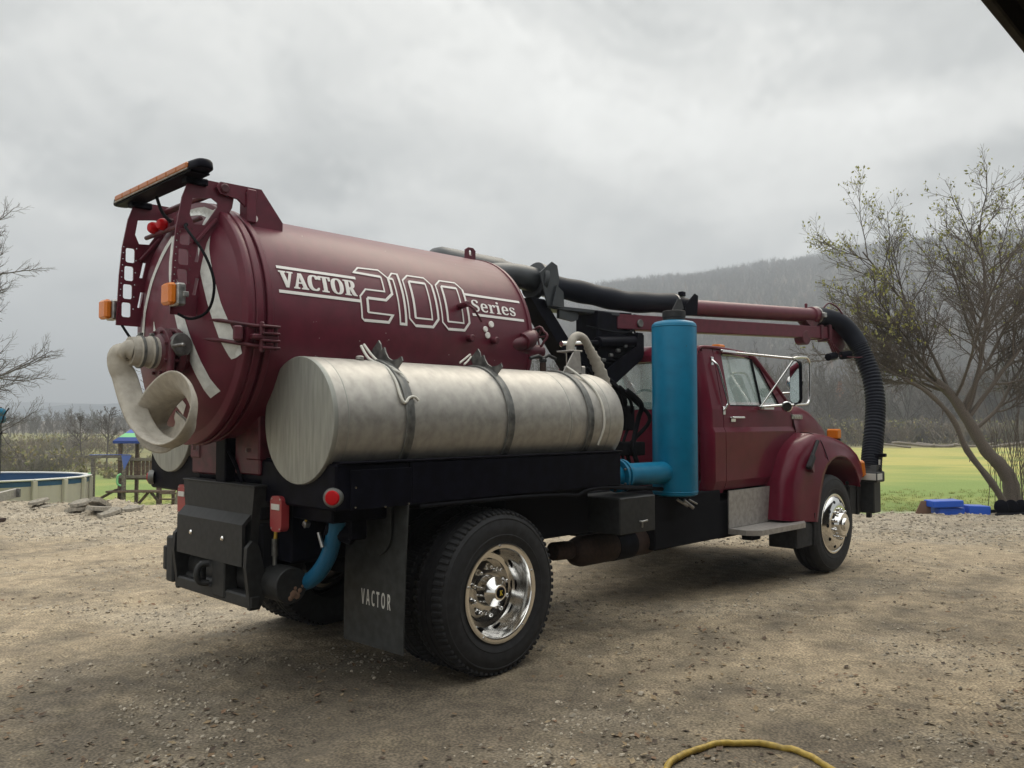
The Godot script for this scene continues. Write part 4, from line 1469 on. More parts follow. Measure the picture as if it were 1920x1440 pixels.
func make_tyre(w: float, lugs: bool) -> ArrayMesh:
	var st := sg()
	var R := 0.515
	var h := w / 2
	lathe(st, Vector3.ZERO, Vector3.BACK, v2([0.30, -h + 0.02, 0.33, -h + 0.005, 0.40, -h - 0.012, 0.46, -h + 0.0, R - 0.025, -h + 0.012, R - 0.012, -h + 0.03, R, -h + 0.06, R, -0.062, R - 0.014, -0.058, R - 0.014, -0.048, R, -0.044, R, -0.006, R - 0.014, -0.004, R - 0.014, 0.004, R, 0.006, R, 0.044, R - 0.014, 0.048, R - 0.014, 0.058, R, 0.062, R, h - 0.06, R - 0.012, h - 0.03, R - 0.025, h - 0.012, 0.475, h - 0.002, 0.472, h + 0.002, 0.466, h + 0.003, 0.462, h, 0.43, h + 0.010, 0.40, h + 0.012, 0.37, h + 0.008, 0.366, h + 0.011, 0.36, h + 0.010, 0.33, h - 0.005, 0.312, h - 0.012, 0.30, h - 0.03]), 96, 0.5)
	if lugs:
		for k in 72:
			for sd in [-1, 1]:
				var a: float = TAU * (k + 0.25 * sd) / 72
				var q := Basis(Vector3.BACK, a)
				bx(st, q * Vector3(0, R - 0.011, sd * (h - 0.042)), Vector3(0.027, 0.030, 0.066), 0.005, q * Basis(Vector3.RIGHT, sd * 0.32))
	st.generate_normals()
	return st.commit()

func truck_wheels(tr):
	var tyre := make_tyre(0.27, true)
	var tyre_f := make_tyre(0.27, false)
	var st := sg()
	# deep dished rear rim; local +Z looks outwards, z = 0 is the middle of the tyre
	lathe(st, Vector3(0, 0, 0.135), Vector3.BACK, v2([0.312, -0.02, 0.316, -0.004, 0.314, 0.002, 0.30, 0.004, 0.282, 0.0, 0.276, -0.012, 0.268, -0.06, 0.255, -0.105, 0.235, -0.135, 0.205, -0.14, 0.19, -0.128, 0.10, -0.125, 0.098, -0.11, 0.094, -0.06, 0.055, -0.025, 0.052, -0.012, 0.048, -0.008, 0, -0.008]).map(func(p): return p), 64, 0.7)
	st.generate_normals()
	var rim_r := st.commit()
	st = sg()
	lathe(st, Vector3(0, 0, 0.135), Vector3.BACK, v2([0.312, -0.03, 0.318, -0.006, 0.314, 0.003, 0.30, 0.005, 0.288, 0.0, 0.282, 0.008, 0.26, 0.028, 0.225, 0.045, 0.19, 0.052, 0.13, 0.052, 0.128, 0.055, 0.122, 0.10, 0.115, 0.11, 0.07, 0.112, 0.066, 0.13, 0.06, 0.138, 0, 0.14]), 64, 0.7)
	st.generate_normals()
	var rim_f := st.commit()
	st = sg()
	lathe(st, Vector3.ZERO, Vector3.BACK, v2([0.023, -0.005, 0.021, 0.004, 0.016, 0.008, 0.016, 0.026, 0.013, 0.036, 0.006, 0.042, 0, 0.043]), 12, 0.7)
	st.generate_normals()
	var nut := st.commit()
	st = sg()
	lathe(st, Vector3.ZERO, Vector3.BACK, v2([1.0, -0.004, 1.0, 0.0006, 0.9, 0.0016, 0, 0.0016]), 18, 0.7)
	st.generate_normals()
	var disc := st.commit()
	st = sg()
	lathe(st, Vector3.ZERO, Vector3.BACK, v2([0.009, -0.002, 0.008, 0.004, 0.004, 0.006, 0, 0.006]), 8, 0.7)
	st.generate_normals()
	var rivet := st.commit()
	for w in [["rear_wheel", 0.165, 1.065, 1.0], ["rear_wheel", 0.165, 0.765, 1.0], ["rear_wheel", 0.165, -1.065, -1.0], ["rear_wheel", 0.165, -0.765, -1.0], ["front_wheel", 5.15, 1.075, 1.0], ["front_wheel", 5.15, -1.075, -1.0]]:
		var o := Node3D.new()
		o.name = w[0]
		tr.add_child(o, true)
		o.position = Vector3(w[1], 0.507, w[2])
		if w[3] < 0: o.rotation.y = PI
		var rear: bool = w[0] == "rear_wheel"
		mi("tyre", tyre if rear else tyre_f, M["rubber"], o)
		mi("rim", rim_r if rear else rim_f, M["chrome"], o)
		if absf(w[2]) < 0.9: continue
		for k in 10:
			var a := TAU * (k + 0.5) / 10
			var n := mi("lug_nut", nut, M["chrome"], o)
			n.position = Vector3(cos(a) * 0.152, sin(a) * 0.152, 0.135 + (-0.125 if rear else 0.052))
		for k in 10:
			var a := TAU * k / 10
			var hh := mi("hand_hole", disc, M["black_matt"], o)
			var u := Vector3(cos(a), sin(a), 0)
			if rear:
				hh.position = u * 0.2465 + Vector3(0, 0, 0.135 - 0.119)
				hh.basis = Basis(u.cross(Vector3.BACK), -0.85) * Basis(Vector3.BACK, a) * Basis.from_scale(Vector3(0.016, 0.034, 1.0))
			else:
				hh.position = u * 0.243 + Vector3(0, 0, 0.135 + 0.0375)
				hh.basis = Basis(u.cross(Vector3.BACK), -0.46) * Basis(Vector3.BACK, a) * Basis.from_scale(Vector3(0.017, 0.021, 1.0))
		if rear:
			for k in 5:
				var a := TAU * (k + 0.3) / 5
				var rv := mi("rim_rivet", rivet, M["chrome"], o)
				rv.position = Vector3(cos(a) * 0.298, sin(a) * 0.298, 0.139)
			st = sg()
			lathe(st, Vector3(0, 0, 0.128), Vector3.BACK, v2([0.036, -0.002, 0.036, 0.002, 0.032, 0.004, 0, 0.004]), 20)
			ob("hub_badge", st, M["black_paint"], o)
			st = sg()
			lettering(st, "K", "Droid Serif", 700, 0.026, 0.03, func(x, y, of): return Vector3(x - 0.013, y - 0.015, 0.1335 + of), 0.2)
			ob("hub_letter", st, M["yellow_label"], o)
const SIDE_CUTS := [1.04, 1.49, 1.535, 1.70]

func side_warp(sgn: float, th := 0.03) -> Callable:
	return func(x, y, sd): return Vector3(x, y, (side_z(y) - (th if sd < 0 else 0.0)) * sgn)

func truck_cab(tr):
	var P = M["maroon_cab"]
	var st := sg()
	# back wall with its window opening, rounded corners at both sides
	var hole := rrect(0, 1.93, 1.50, 0.46, 0.06)
	plate_x(st, v2([-0.86, 0.95, 0.86, 0.95, 0.88, 1.6, 0.80, 2.22, -0.80, 2.22, -0.88, 1.6]), 3.06, 0.03, [hole])
	for sgn in [1.0, -1.0]:
		var rows := []
		for y in [0.93, 1.04, 1.3, 1.49, 1.535, 1.70, 1.9, 2.1, 2.24]:
			var row := []
			for k in 7:
				var a: float = PI / 2 * k / 6
				row.append(Vector3(3.045 + 0.10 * (1.0 - sin(a)), y, (side_z(y) - 0.10 + 0.10 * cos(a)) * sgn))
			rows.append(row)
		loft(st, rows, false, sgn < 0)
	var cab := ob("cab_body", st, P, tr)
	for sgn in [1.0, -1.0]:
		st = sg()
		plate_w(st, v2([3.14, 0.93, 3.325, 0.93, 3.325, 2.27, 3.14, 2.27]), side_warp(sgn), [], [], SIDE_CUTS)
		ob("rear_pillar", st, P, cab)
	# roof
	st = sg()
	var rows := []
	for k in 17:
		var z := lerpf(-0.86, 0.86, k / 16.0)
		var f := 1.0 - pow(absf(z) / 0.86, 3.0)
		var row := []
		for q in [[3.05, 2.20, 0.0], [3.065, 2.245, 0.3], [3.12, 2.285, 0.75], [3.3, 2.305, 1.0], [3.7, 2.305, 1.0], [3.95, 2.285, 0.9], [4.03, 2.255, 0.5], [4.06, 2.235, 0.0]]:
			row.append(Vector3(q[0], q[1] - 0.012 + 0.045 * f * q[2], z))
		rows.append(row)
	loft(st, rows)
	ob("roof", st, P, cab)
	for sgn in [1.0, -1.0]:
		st = sg()
		tube(st, smooth_path([Vector3(3.08, 2.235, 0.848 * sgn), Vector3(3.14, 2.28, 0.85 * sgn), Vector3(3.5, 2.285, 0.855 * sgn), Vector3(3.98, 2.262, 0.858 * sgn), Vector3(4.10, 2.225, 0.862 * sgn)], 5), 0.016, 8)
		ob("drip_rail", st, P, cab)
		st = sg()
		tube(st, smooth_path([Vector3(4.02, 2.25, 0.845 * sgn), Vector3(4.14, 2.205, 0.855 * sgn), Vector3(4.42, 1.985, 0.89 * sgn), Vector3(4.72, 1.74, 0.935 * sgn)], 5), 0.030, 10)
		ob("windscreen_pillar", st, P, cab)
	for z in [-0.55, -0.28, 0.0, 0.28, 0.55]:
		st = sg()
		bx(st, Vector3(3.95, 2.35, z), Vector3(0.12, 0.045, 0.10), 0.012)
		ob("roof_marker_lamp", st, M["amber"], cab)
	# glass
	st = sg()
	plate_x(st, rrect(0, 1.93, 1.49, 0.45, 0.06), 3.062, 0.006)
	ob("rear_window", st, M["glass"], cab)
	st = sg()
	var wf := []
	for k in 9:
		var z := lerpf(-0.85, 0.85, k / 8.0)
		var b := 0.06 * (1.0 - pow(z / 0.85, 2.0))
		wf.append([Vector3(4.06 + b, 2.24, z), Vector3(4.72 + b, 1.74, z * 1.09)])
	loft(st, wf)
	ob("windscreen", st, M["glass"], cab)
	# doors
	for sgn in [1.0, -1.0]:
		var near: bool = sgn > 0
		st = sg()
		var win := v2([3.47, 1.735, 4.50, 1.74, 4.17, 2.17, 4.11, 2.21, 4.03, 2.225, 3.47, 2.235])
		plate_w(st, v2([3.335, 0.955, 4.535, 0.965, 4.66, 1.145, 4.735, 1.49, 4.72, 1.73, 4.13, 2.222, 4.04, 2.262, 3.335, 2.272]), side_warp(sgn, 0.045), [win], [], SIDE_CUTS)
		var dr := ob("door", st, P, tr)
		st = sg()
		plate_w(st, v2([3.475, 1.74, 4.49, 1.745, 4.165, 2.165, 4.10, 2.205, 4.03, 2.22, 3.475, 2.23]), func(x, y, sd): return Vector3(x, y, (side_z(y) - 0.022 + 0.003 * sd) * sgn))
		ob("window_glass", st, M["glass"], dr)
		st = sg()
		tube(st, [Vector3(4.10, 1.74, (side_z(1.74) - 0.012) * sgn), Vector3(4.065, 2.215, (side_z(2.215) - 0.012) * sgn)], 0.013, 8)
		tube(st, [Vector3(3.47, 1.738, (side_z(1.738) - 0.006) * sgn), Vector3(4.50, 1.742, (side_z(1.742) - 0.006) * sgn)], 0.008, 6)
		tube(st, smooth_path([Vector3(3.475, 1.74, (side_z(1.74) - 0.008) * sgn), Vector3(3.475, 2.228, (side_z(2.228) - 0.008) * sgn), Vector3(4.02, 2.22, (side_z(2.22) - 0.008) * sgn), Vector3(4.165, 2.168, (side_z(2.168) - 0.008) * sgn), Vector3(4.495, 1.745, (side_z(1.745) - 0.008) * sgn)], 3), 0.007, 6)
		ob("window_seal", st, M["black_matt"], dr)
		st = sg()
		bx(st, Vector3(3.57, 1.625, (side_z(1.625) + 0.022) * sgn), Vector3(0.23, 0.022, 0.022), 0.007)
		bx(st, Vector3(3.49, 1.607, (side_z(1.607) + 0.006) * sgn), Vector3(0.09, 0.05, 0.016), 0.006)
		ob("door_handle", st, M["chrome"], dr)
		st = sg()
		bx(st, Vector3(3.9, 0.958, 0.925 * sgn), Vector3(1.15, 0.014, 0.03), 0.004)
		ob("sill_trim", st, M["black_paint"], dr)
		st = sg()
		var gx := [[3.275, 2.165, 0.0], [3.275, 2.135, 0.035], [3.305, 2.075, 0.045], [3.36, 1.79, 0.045], [3.355, 1.74, 0.035], [3.33, 1.69, 0.005]]
		var gp := []
		for q in gx: gp.append(Vector3(q[0], q[1], (side_z(q[1]) + q[2]) * sgn))
		tube(st, smooth_path(gp, 4), 0.012, 10)
		bx(st, Vector3(3.278, 2.155, (side_z(2.155) + 0.004) * sgn), Vector3(0.045, 0.08, 0.012), 0.004)
		bx(st, Vector3(3.338, 1.69, (side_z(1.69) + 0.004) * sgn), Vector3(0.045, 0.08, 0.012), 0.004)
		ob("grab_rail", st, M["chrome"], tr)
		# mirror on its tubular frame
		var zm: float = 1.20 * sgn
		st = sg()
		tube(st, [Vector3(3.46, 2.262, 0.86 * sgn), Vector3(3.70, 2.255, 0.88 * sgn), Vector3(4.23, 2.215, zm - 0.02 * sgn), Vector3(4.28, 2.212, zm)], 0.014, 8)
		tube(st, smooth_path([Vector3(4.26, 2.214, zm), Vector3(4.40, 2.235, zm), Vector3(4.56, 2.24, zm), Vector3(4.61, 2.22, zm), Vector3(4.63, 2.17, zm), Vector3(4.62, 1.85, zm), Vector3(4.60, 1.79, zm), Vector3(4.55, 1.765, zm), Vector3(4.40, 1.757, zm), Vector3(4.28, 1.752, zm)], 3), 0.013, 8)
		tube(st, [Vector3(4.28, 1.752, zm), Vector3(4.26, 1.752, 1.12 * sgn), Vector3(4.05, 1.735, 0.975 * sgn)], 0.014, 8)
		tube(st, [Vector3(4.28, 2.20, zm), Vector3(4.02, 1.735, 0.975 * sgn)], 0.010, 8)
		tube(st, [Vector3(4.33, 2.21, zm), Vector3(4.33, 1.755, zm)], 0.008, 8)
		bx(st, Vector3(4.12, 1.722, 0.985 * sgn), Vector3(0.28, 0.04, 0.03), 0.006)
		bx(st, Vector3(3.56, 2.258, 0.885 * sgn), Vector3(0.26, 0.028, 0.03), 0.006)
		lathe(st, Vector3(4.245, 1.735, 1.14 * sgn), Vector3(-0.8, 0, 0.6 * sgn), v2([0, -0.02, 0.045, -0.016, 0.055, 0.0, 0.045, 0.012, 0, 0.016]), 16)
		var mr := ob("mirror_frame", st, M["chrome"], tr)
		var mx := Vector3(-0.42, 0, 0.91 * sgn).normalized()
		var mo := Vector3(4.325, 1.98, zm)
		st = sg()
		plate(st, rrect(0, 0, 0.15, 0.435, 0.055, 6), mo, mx, Vector3.UP, 0.03)
		ob("mirror_housing", st, M["black_paint"], mr)
		st = sg()
		var mn := mx.cross(Vector3.UP).normalized()
		if mn.x > 0: mn = -mn
		plate(st, rrect(0, 0, 0.134, 0.415, 0.05, 6), mo + mn * 0.017, mx, Vector3.UP, 0.004)
		ob("mirror_glass", st, M["mirror"], mr)
		st = sg()
		lathe(st, Vector3(4.62, 1.985, 1.045 * sgn), Vector3(-0.75, 0.05, 0.35 * sgn), v2([0, 0.05, 0.075, 0.05, 0.083, 0.045, 0.083, 0.03, 0.07, -0.01, 0.04, -0.05, 0, -0.06]).duplicate(), 24)
		tube(st, [Vector3(4.62, 1.985, 1.05 * sgn), Vector3(4.60, 1.885, 1.05 * sgn), Vector3(4.54, 1.88, 0.95 * sgn)], 0.012, 8)
		ob("round_mirror", st, M["chrome"], mr)
	# cab floor, seat, dash and wheel seen through the glass
	st = sg()
	bx(st, Vector3(3.9, 1.0, 0), Vector3(1.7, 0.1, 1.8), 0.01)
	bx(st, Vector3(4.52, 1.52, 0), Vector3(0.32, 0.34, 1.7), 0.05)
	ob("dashboard", st, M["seat_cloth"], cab)
	st = sg()
	bx(st, Vector3(3.52, 1.22, 0), Vector3(0.5, 0.34, 1.55), 0.05)
	bx(st, Vector3(3.25, 1.52, 0), Vector3(0.14, 0.52, 1.55), 0.04, Basis(Vector3.BACK, 0.12))
	ob("bench_seat", st, M["seat_cloth"], cab)
	st = sg()
	var sw := []
	for k in 25:
		var a := TAU * k / 24
		sw.append(Vector3(4.14, 1.74, -0.42) + Vector3(-0.45, 0.89, 0) * cos(a) * 0.22 + Vector3(0, 0, 1) * sin(a) * 0.22)
	tube(st, sw, 0.014, 8, false)
	tube(st, [Vector3(4.14, 1.74, -0.42), Vector3(4.45, 1.55, -0.42)], 0.03, 8)
	ob("steering_wheel", st, M["black_matt"], cab)
	# bonnet
	st = sg()
	rows = []
	for q in [[4.745, 1.775, 0.90, 1.715, 0.957, 0.987], [4.86, 1.80, 0.87, 1.73, 0.945, 0.975], [5.10, 1.81, 0.82, 1.735, 0.90, 0.93], [5.40, 1.795, 0.76, 1.715, 0.83, 0.86], [5.70, 1.745, 0.71, 1.66, 0.77, 0.80], [5.95, 1.655, 0.68, 1.565, 0.735, 0.755], [6.10, 1.555, 0.66, 1.47, 0.71, 0.725], [6.17, 1.46, 0.64, 1.39, 0.69, 0.70], [6.20, 1.36, 0.62, 1.31, 0.67, 0.68]]:
		var half := [Vector3(q[0], q[1], 0), Vector3(q[0], q[1] - 0.008, q[2] * 0.55), Vector3(q[0], lerpf(q[1], q[3], 0.35), q[2] * 0.88), Vector3(q[0], lerpf(q[1], q[3], 0.75), q[2] * 0.99), Vector3(q[0], q[3] - 0.05, q[4]), Vector3(q[0], minf(1.49, q[3] - 0.09), q[5] + 0.005), Vector3(q[0], 1.20, q[5] + 0.01), Vector3(q[0], 0.99, q[5] - 0.01)]
		var row := []
		for k in range(half.size() - 1, 0, -1): row.append(Vector3(half[k].x, half[k].y, -half[k].z))
		row.append_array(half)
		rows.append(row)
	loft(st, rows, false, true)
	var hood := ob("bonnet", st, P, tr)
	st = sg()
	plate_x(st, v2([-0.66, 0.85, 0.66, 0.85, 0.66, 1.30, 0.60, 1.40, -0.60, 1.40, -0.66, 1.30]), 6.185, 0.03)
	for k in 7: bx(st, Vector3(6.21, 0.92 + 0.065 * k, 0), Vector3(0.02, 0.025, 1.2), 0.005)
	ob("grille", st, M["black_paint"], hood)
	st = sg()
	bx(st, Vector3(4.83, 1.635, 0.965), Vector3(0.25, 0.05, 0.012), 0.004)
	bx(st, Vector3(4.85, 1.632, 0.972), Vector3(0.19, 0.022, 0.006), 0.002)
	ob("side_emblem", st, M["steel_light"], hood)
	st = sg()
	tube(st, v3([5.55, 1.62, 0.785, 5.52, 1.53, 0.80, 5.54, 1.46, 0.815]), 0.016, 8)
	bx(st, Vector3(5.53, 1.54, 0.80), Vector3(0.05, 0.06, 0.03), 0.006)
	ob("bonnet_catch", st, M["black_matt"], hood)
	# wings
	for sgn in [1.0, -1.0]:
		var E_ := v2([4.10, 0.62, 4.16, 0.99, 4.33, 1.26, 4.48, 1.37, 4.72, 1.462, 5.0, 1.46, 5.25, 1.425, 5.48, 1.38, 5.68, 1.325, 5.86, 1.245, 5.98, 1.15, 6.05, 1.03])
		var L_ := v2([4.69, 0.565, 4.78, 0.85, 4.86, 1.03, 4.95, 1.125, 5.06, 1.18, 5.18, 1.21, 5.30, 1.212, 5.42, 1.195, 5.54, 1.15, 5.66, 1.06, 5.735, 0.96, 5.78, 0.86])
		st = sg()
		rows = []
		for k in E_.size():
			var e: Vector2 = E_[k]
			var l: Vector2 = L_[k]
			var top: float = smoothstep(3.0, 5.0, float(k))
			var zi := lerpf(0.90, 0.70, smoothstep(2.0, 8.0, float(k)))
			var row := [Vector3(e.x + 0.01, e.y + 0.012 * top, zi * sgn), Vector3(e.x, e.y + 0.008 * top, lerpf(zi, 1.17, 0.6) * sgn), Vector3(e.x, e.y, 1.10 * sgn), Vector3(lerpf(e.x, l.x, 0.05), lerpf(e.y, l.y, 0.05), 1.155 * sgn), Vector3(lerpf(e.x, l.x, 0.16), lerpf(e.y, l.y, 0.16), 1.19 * sgn), Vector3(lerpf(e.x, l.x, 0.45), lerpf(e.y, l.y, 0.45), 1.205 * sgn), Vector3(lerpf(e.x, l.x, 0.78), lerpf(e.y, l.y, 0.78), 1.215 * sgn), Vector3(lerpf(e.x, l.x, 0.92), lerpf(e.y, l.y, 0.92), 1.236 * sgn), Vector3(l.x, l.y, 1.24 * sgn), Vector3(l.x + 0.005, l.y - 0.004, 1.225 * sgn), Vector3(lerpf(l.x, e.x, 0.06), lerpf(l.y, e.y, 0.06), 1.17 * sgn), Vector3(lerpf(l.x, e.x, 0.08), lerpf(l.y, e.y, 0.08), 0.75 * sgn)]
			rows.append(row)
		loft(st, rows, false, sgn < 0)
		var wing := ob("front_wing", st, P, tr)
		st = sg()
		plate(st, rrect(0, 0, 0.09, 0.36, 0.03), Vector3(4.665, 1.235, 1.195 * sgn), Vector3(0.86, -0.44, -0.1).normalized(), Vector3(0.40, 0.78, -0.22 * sgn).normalized(), 0.018)
		ob("catch_recess", st, M["maroon_dull"], wing)
		st = sg()
		var c0 := Vector3(4.49, 1.12, 1.232 * sgn)
		var c1 := Vector3(4.79, 1.385, 1.205 * sgn)
		tube(st, [c0, c1], 0.02, 8)
		bx(st, c0.lerp(c1, 0.22) + Vector3(0, 0, 0.012 * sgn), Vector3(0.055, 0.16, 0.05), 0.008, Basis(Vector3.BACK, -0.75))
		ob("wing_catch", st, M["rubber"], wing)
		st = sg()
		tube(st, smooth_path([Vector3(4.86, 1.47, 0.98 * sgn), Vector3(4.84, 1.462, 1.11 * sgn), Vector3(4.87, 1.40, 1.19 * sgn), Vector3(4.93, 1.30, 1.212 * sgn), Vector3(4.985, 1.16, 1.236 * sgn)], 4), 0.0045, 6)
		ob("panel_seam", st, M["black_matt"], wing)
		st = sg()
		bx(st, Vector3(5.995, 1.05, 1.165 * sgn), Vector3(0.07, 0.19, 0.09), 0.02, Basis(Vector3.BACK, 0.25))
		ob("turn_lamp", st, M["amber"], wing)
		st = sg()
		cyl(st, Vector3(5.72, 1.32, 0.98 * sgn), Vector3(5.72, 1.385, 0.98 * sgn), 0.035, 12)
		bx(st, Vector3(5.72, 1.38, 0.98 * sgn), Vector3(0.09, 0.02, 0.12), 0.005)
		ob("flasher_base", st, M["black_matt"], wing)
		st = sg()
		bx(st, Vector3(5.72, 1.445, 0.98 * sgn), Vector3(0.11, 0.115, 0.13), 0.016)
		ob("flasher_lens", st, M["amber"], wing)
		# step with its aluminium side
		st = sg()
		plate_z(st, v2([3.36, 0.60, 4.45, 0.60, 4.42, 0.945, 3.36, 0.945]), 0.985 * sgn, 0.012)
		var stp := ob("step_side", st, M["aluminium_plate"], tr)
		st = sg()
		plate_w(st, v2([3.36, 0.98, 3.36, 1.16, 3.46, 1.27, 4.30, 1.29, 4.46, 1.20, 4.50, 0.98]), func(x, y, sd): return Vector3(x, 0.572 + 0.024 * sd, y * sgn))
		ob("step_tread", st, M["aluminium_plate"], stp)
		st = sg()
		bx(st, Vector3(3.75, 0.505, 1.0 * sgn), Vector3(0.16, 0.09, 0.12), 0.01)
		bx(st, Vector3(4.1, 0.53, 0.95 * sgn), Vector3(1.0, 0.03, 0.04), 0.005)
		ob("step_bracket", st, M["black_matt"], stp)
		st = sg()
		plate_x(st, v2([0.88 * sgn, 0.66, 1.235 * sgn, 0.66, 1.225 * sgn, 0.335, 0.88 * sgn, 0.345]), 4.64, 0.012)
		bx(st, Vector3(4.45, 0.45, 1.06 * sgn), Vector3(0.36, 0.24, 0.30), 0.01)
		ob("front_flap", st, M["rubber"], tr)
		st = sg()
		plate_w(st, v2([4.75, 0.7, 5.75, 0.7, 5.70, 1.0, 5.5, 1.19, 5.25, 1.25, 4.98, 1.19, 4.8, 1.0]), func(x, y, sd): return Vector3(x, y, (0.72 + 0.02 * sd) * sgn))
		ob("wheel_house", st, M["black_matt"], wing)
	# front bumper and nozzle holder
	st = sg()
	plate_w(st, v2([-1.20, 0.53, 1.14, 0.53, 1.14, 0.86, -1.20, 0.86]), func(z, y, sd): return Vector3(6.28 + 0.03 * sd - 0.18 * pow(absf(z), 4.0), y, z), [], [-0.9, -0.5, 0.0, 0.5, 0.9])
	bx(st, Vector3(5.98, 0.70, 1.10), Vector3(0.42, 0.32, 0.05), 0.02)
	var bm := ob("front_bumper", st, M["black_dusty"], tr)
	st = sg()
	tube(st, smooth_path(v3([5.72, 0.90, 1.12, 5.88, 0.91, 1.12, 6.05, 0.875, 1.12]), 5), 0.022, 8)
	tube(st, smooth_path(v3([5.78, 0.92, 1.06, 5.95, 0.90, 1.06, 6.12, 0.865, 1.08]), 5), 0.015, 8)
	ob("bumper_rail", st, M["chrome"], bm)
	st = sg()
	bx(st, Vector3(6.20, 0.72, 1.185), Vector3(0.20, 0.36, 0.17), 0.012)
	bx(st, Vector3(6.20, 0.52, 1.17), Vector3(0.06, 0.08, 0.05), 0.006)
	var nh := ob("nozzle_holder", st, M["black_dusty"], tr)
	st = sg()
	bx(st, Vector3(6.18, 0.955, 1.21), Vector3(0.24, 0.12, 0.22), 0.012)
	plate_z(st, v2([6.08, 1.015, 6.28, 1.015, 6.24, 1.09, 6.12, 1.09]), 1.21, 0.18)
	ob("holder_head", st, M["black_dusty"], nh)
	st = sg()
	bx(st, Vector3(6.07 - 0.012, 0.957, 1.225), Vector3(0.006, 0.075, 0.17), 0.002)
	bx(st, Vector3(6.14, 0.957, 1.3225), Vector3(0.14, 0.07, 0.006), 0.002)
	ob("paper_label", st, M["paper_label"], nh)
	st = sg()
	bx(st, Vector3(6.22, 1.14, 1.27), Vector3(0.07, 0.12, 0.05), 0.006)
	bx(st, Vector3(6.22, 1.20, 1.30), Vector3(0.06, 0.04, 0.13), 0.006)
	ob("clamp_arm", st, M["black_paint"], nh)
	st = sg()
	bx(st, Vector3(6.20, 1.12, 1.299), Vector3(0.05, 0.06, 0.006), 0.002)
	ob("clamp_label", st, M["paper_label"], nh)

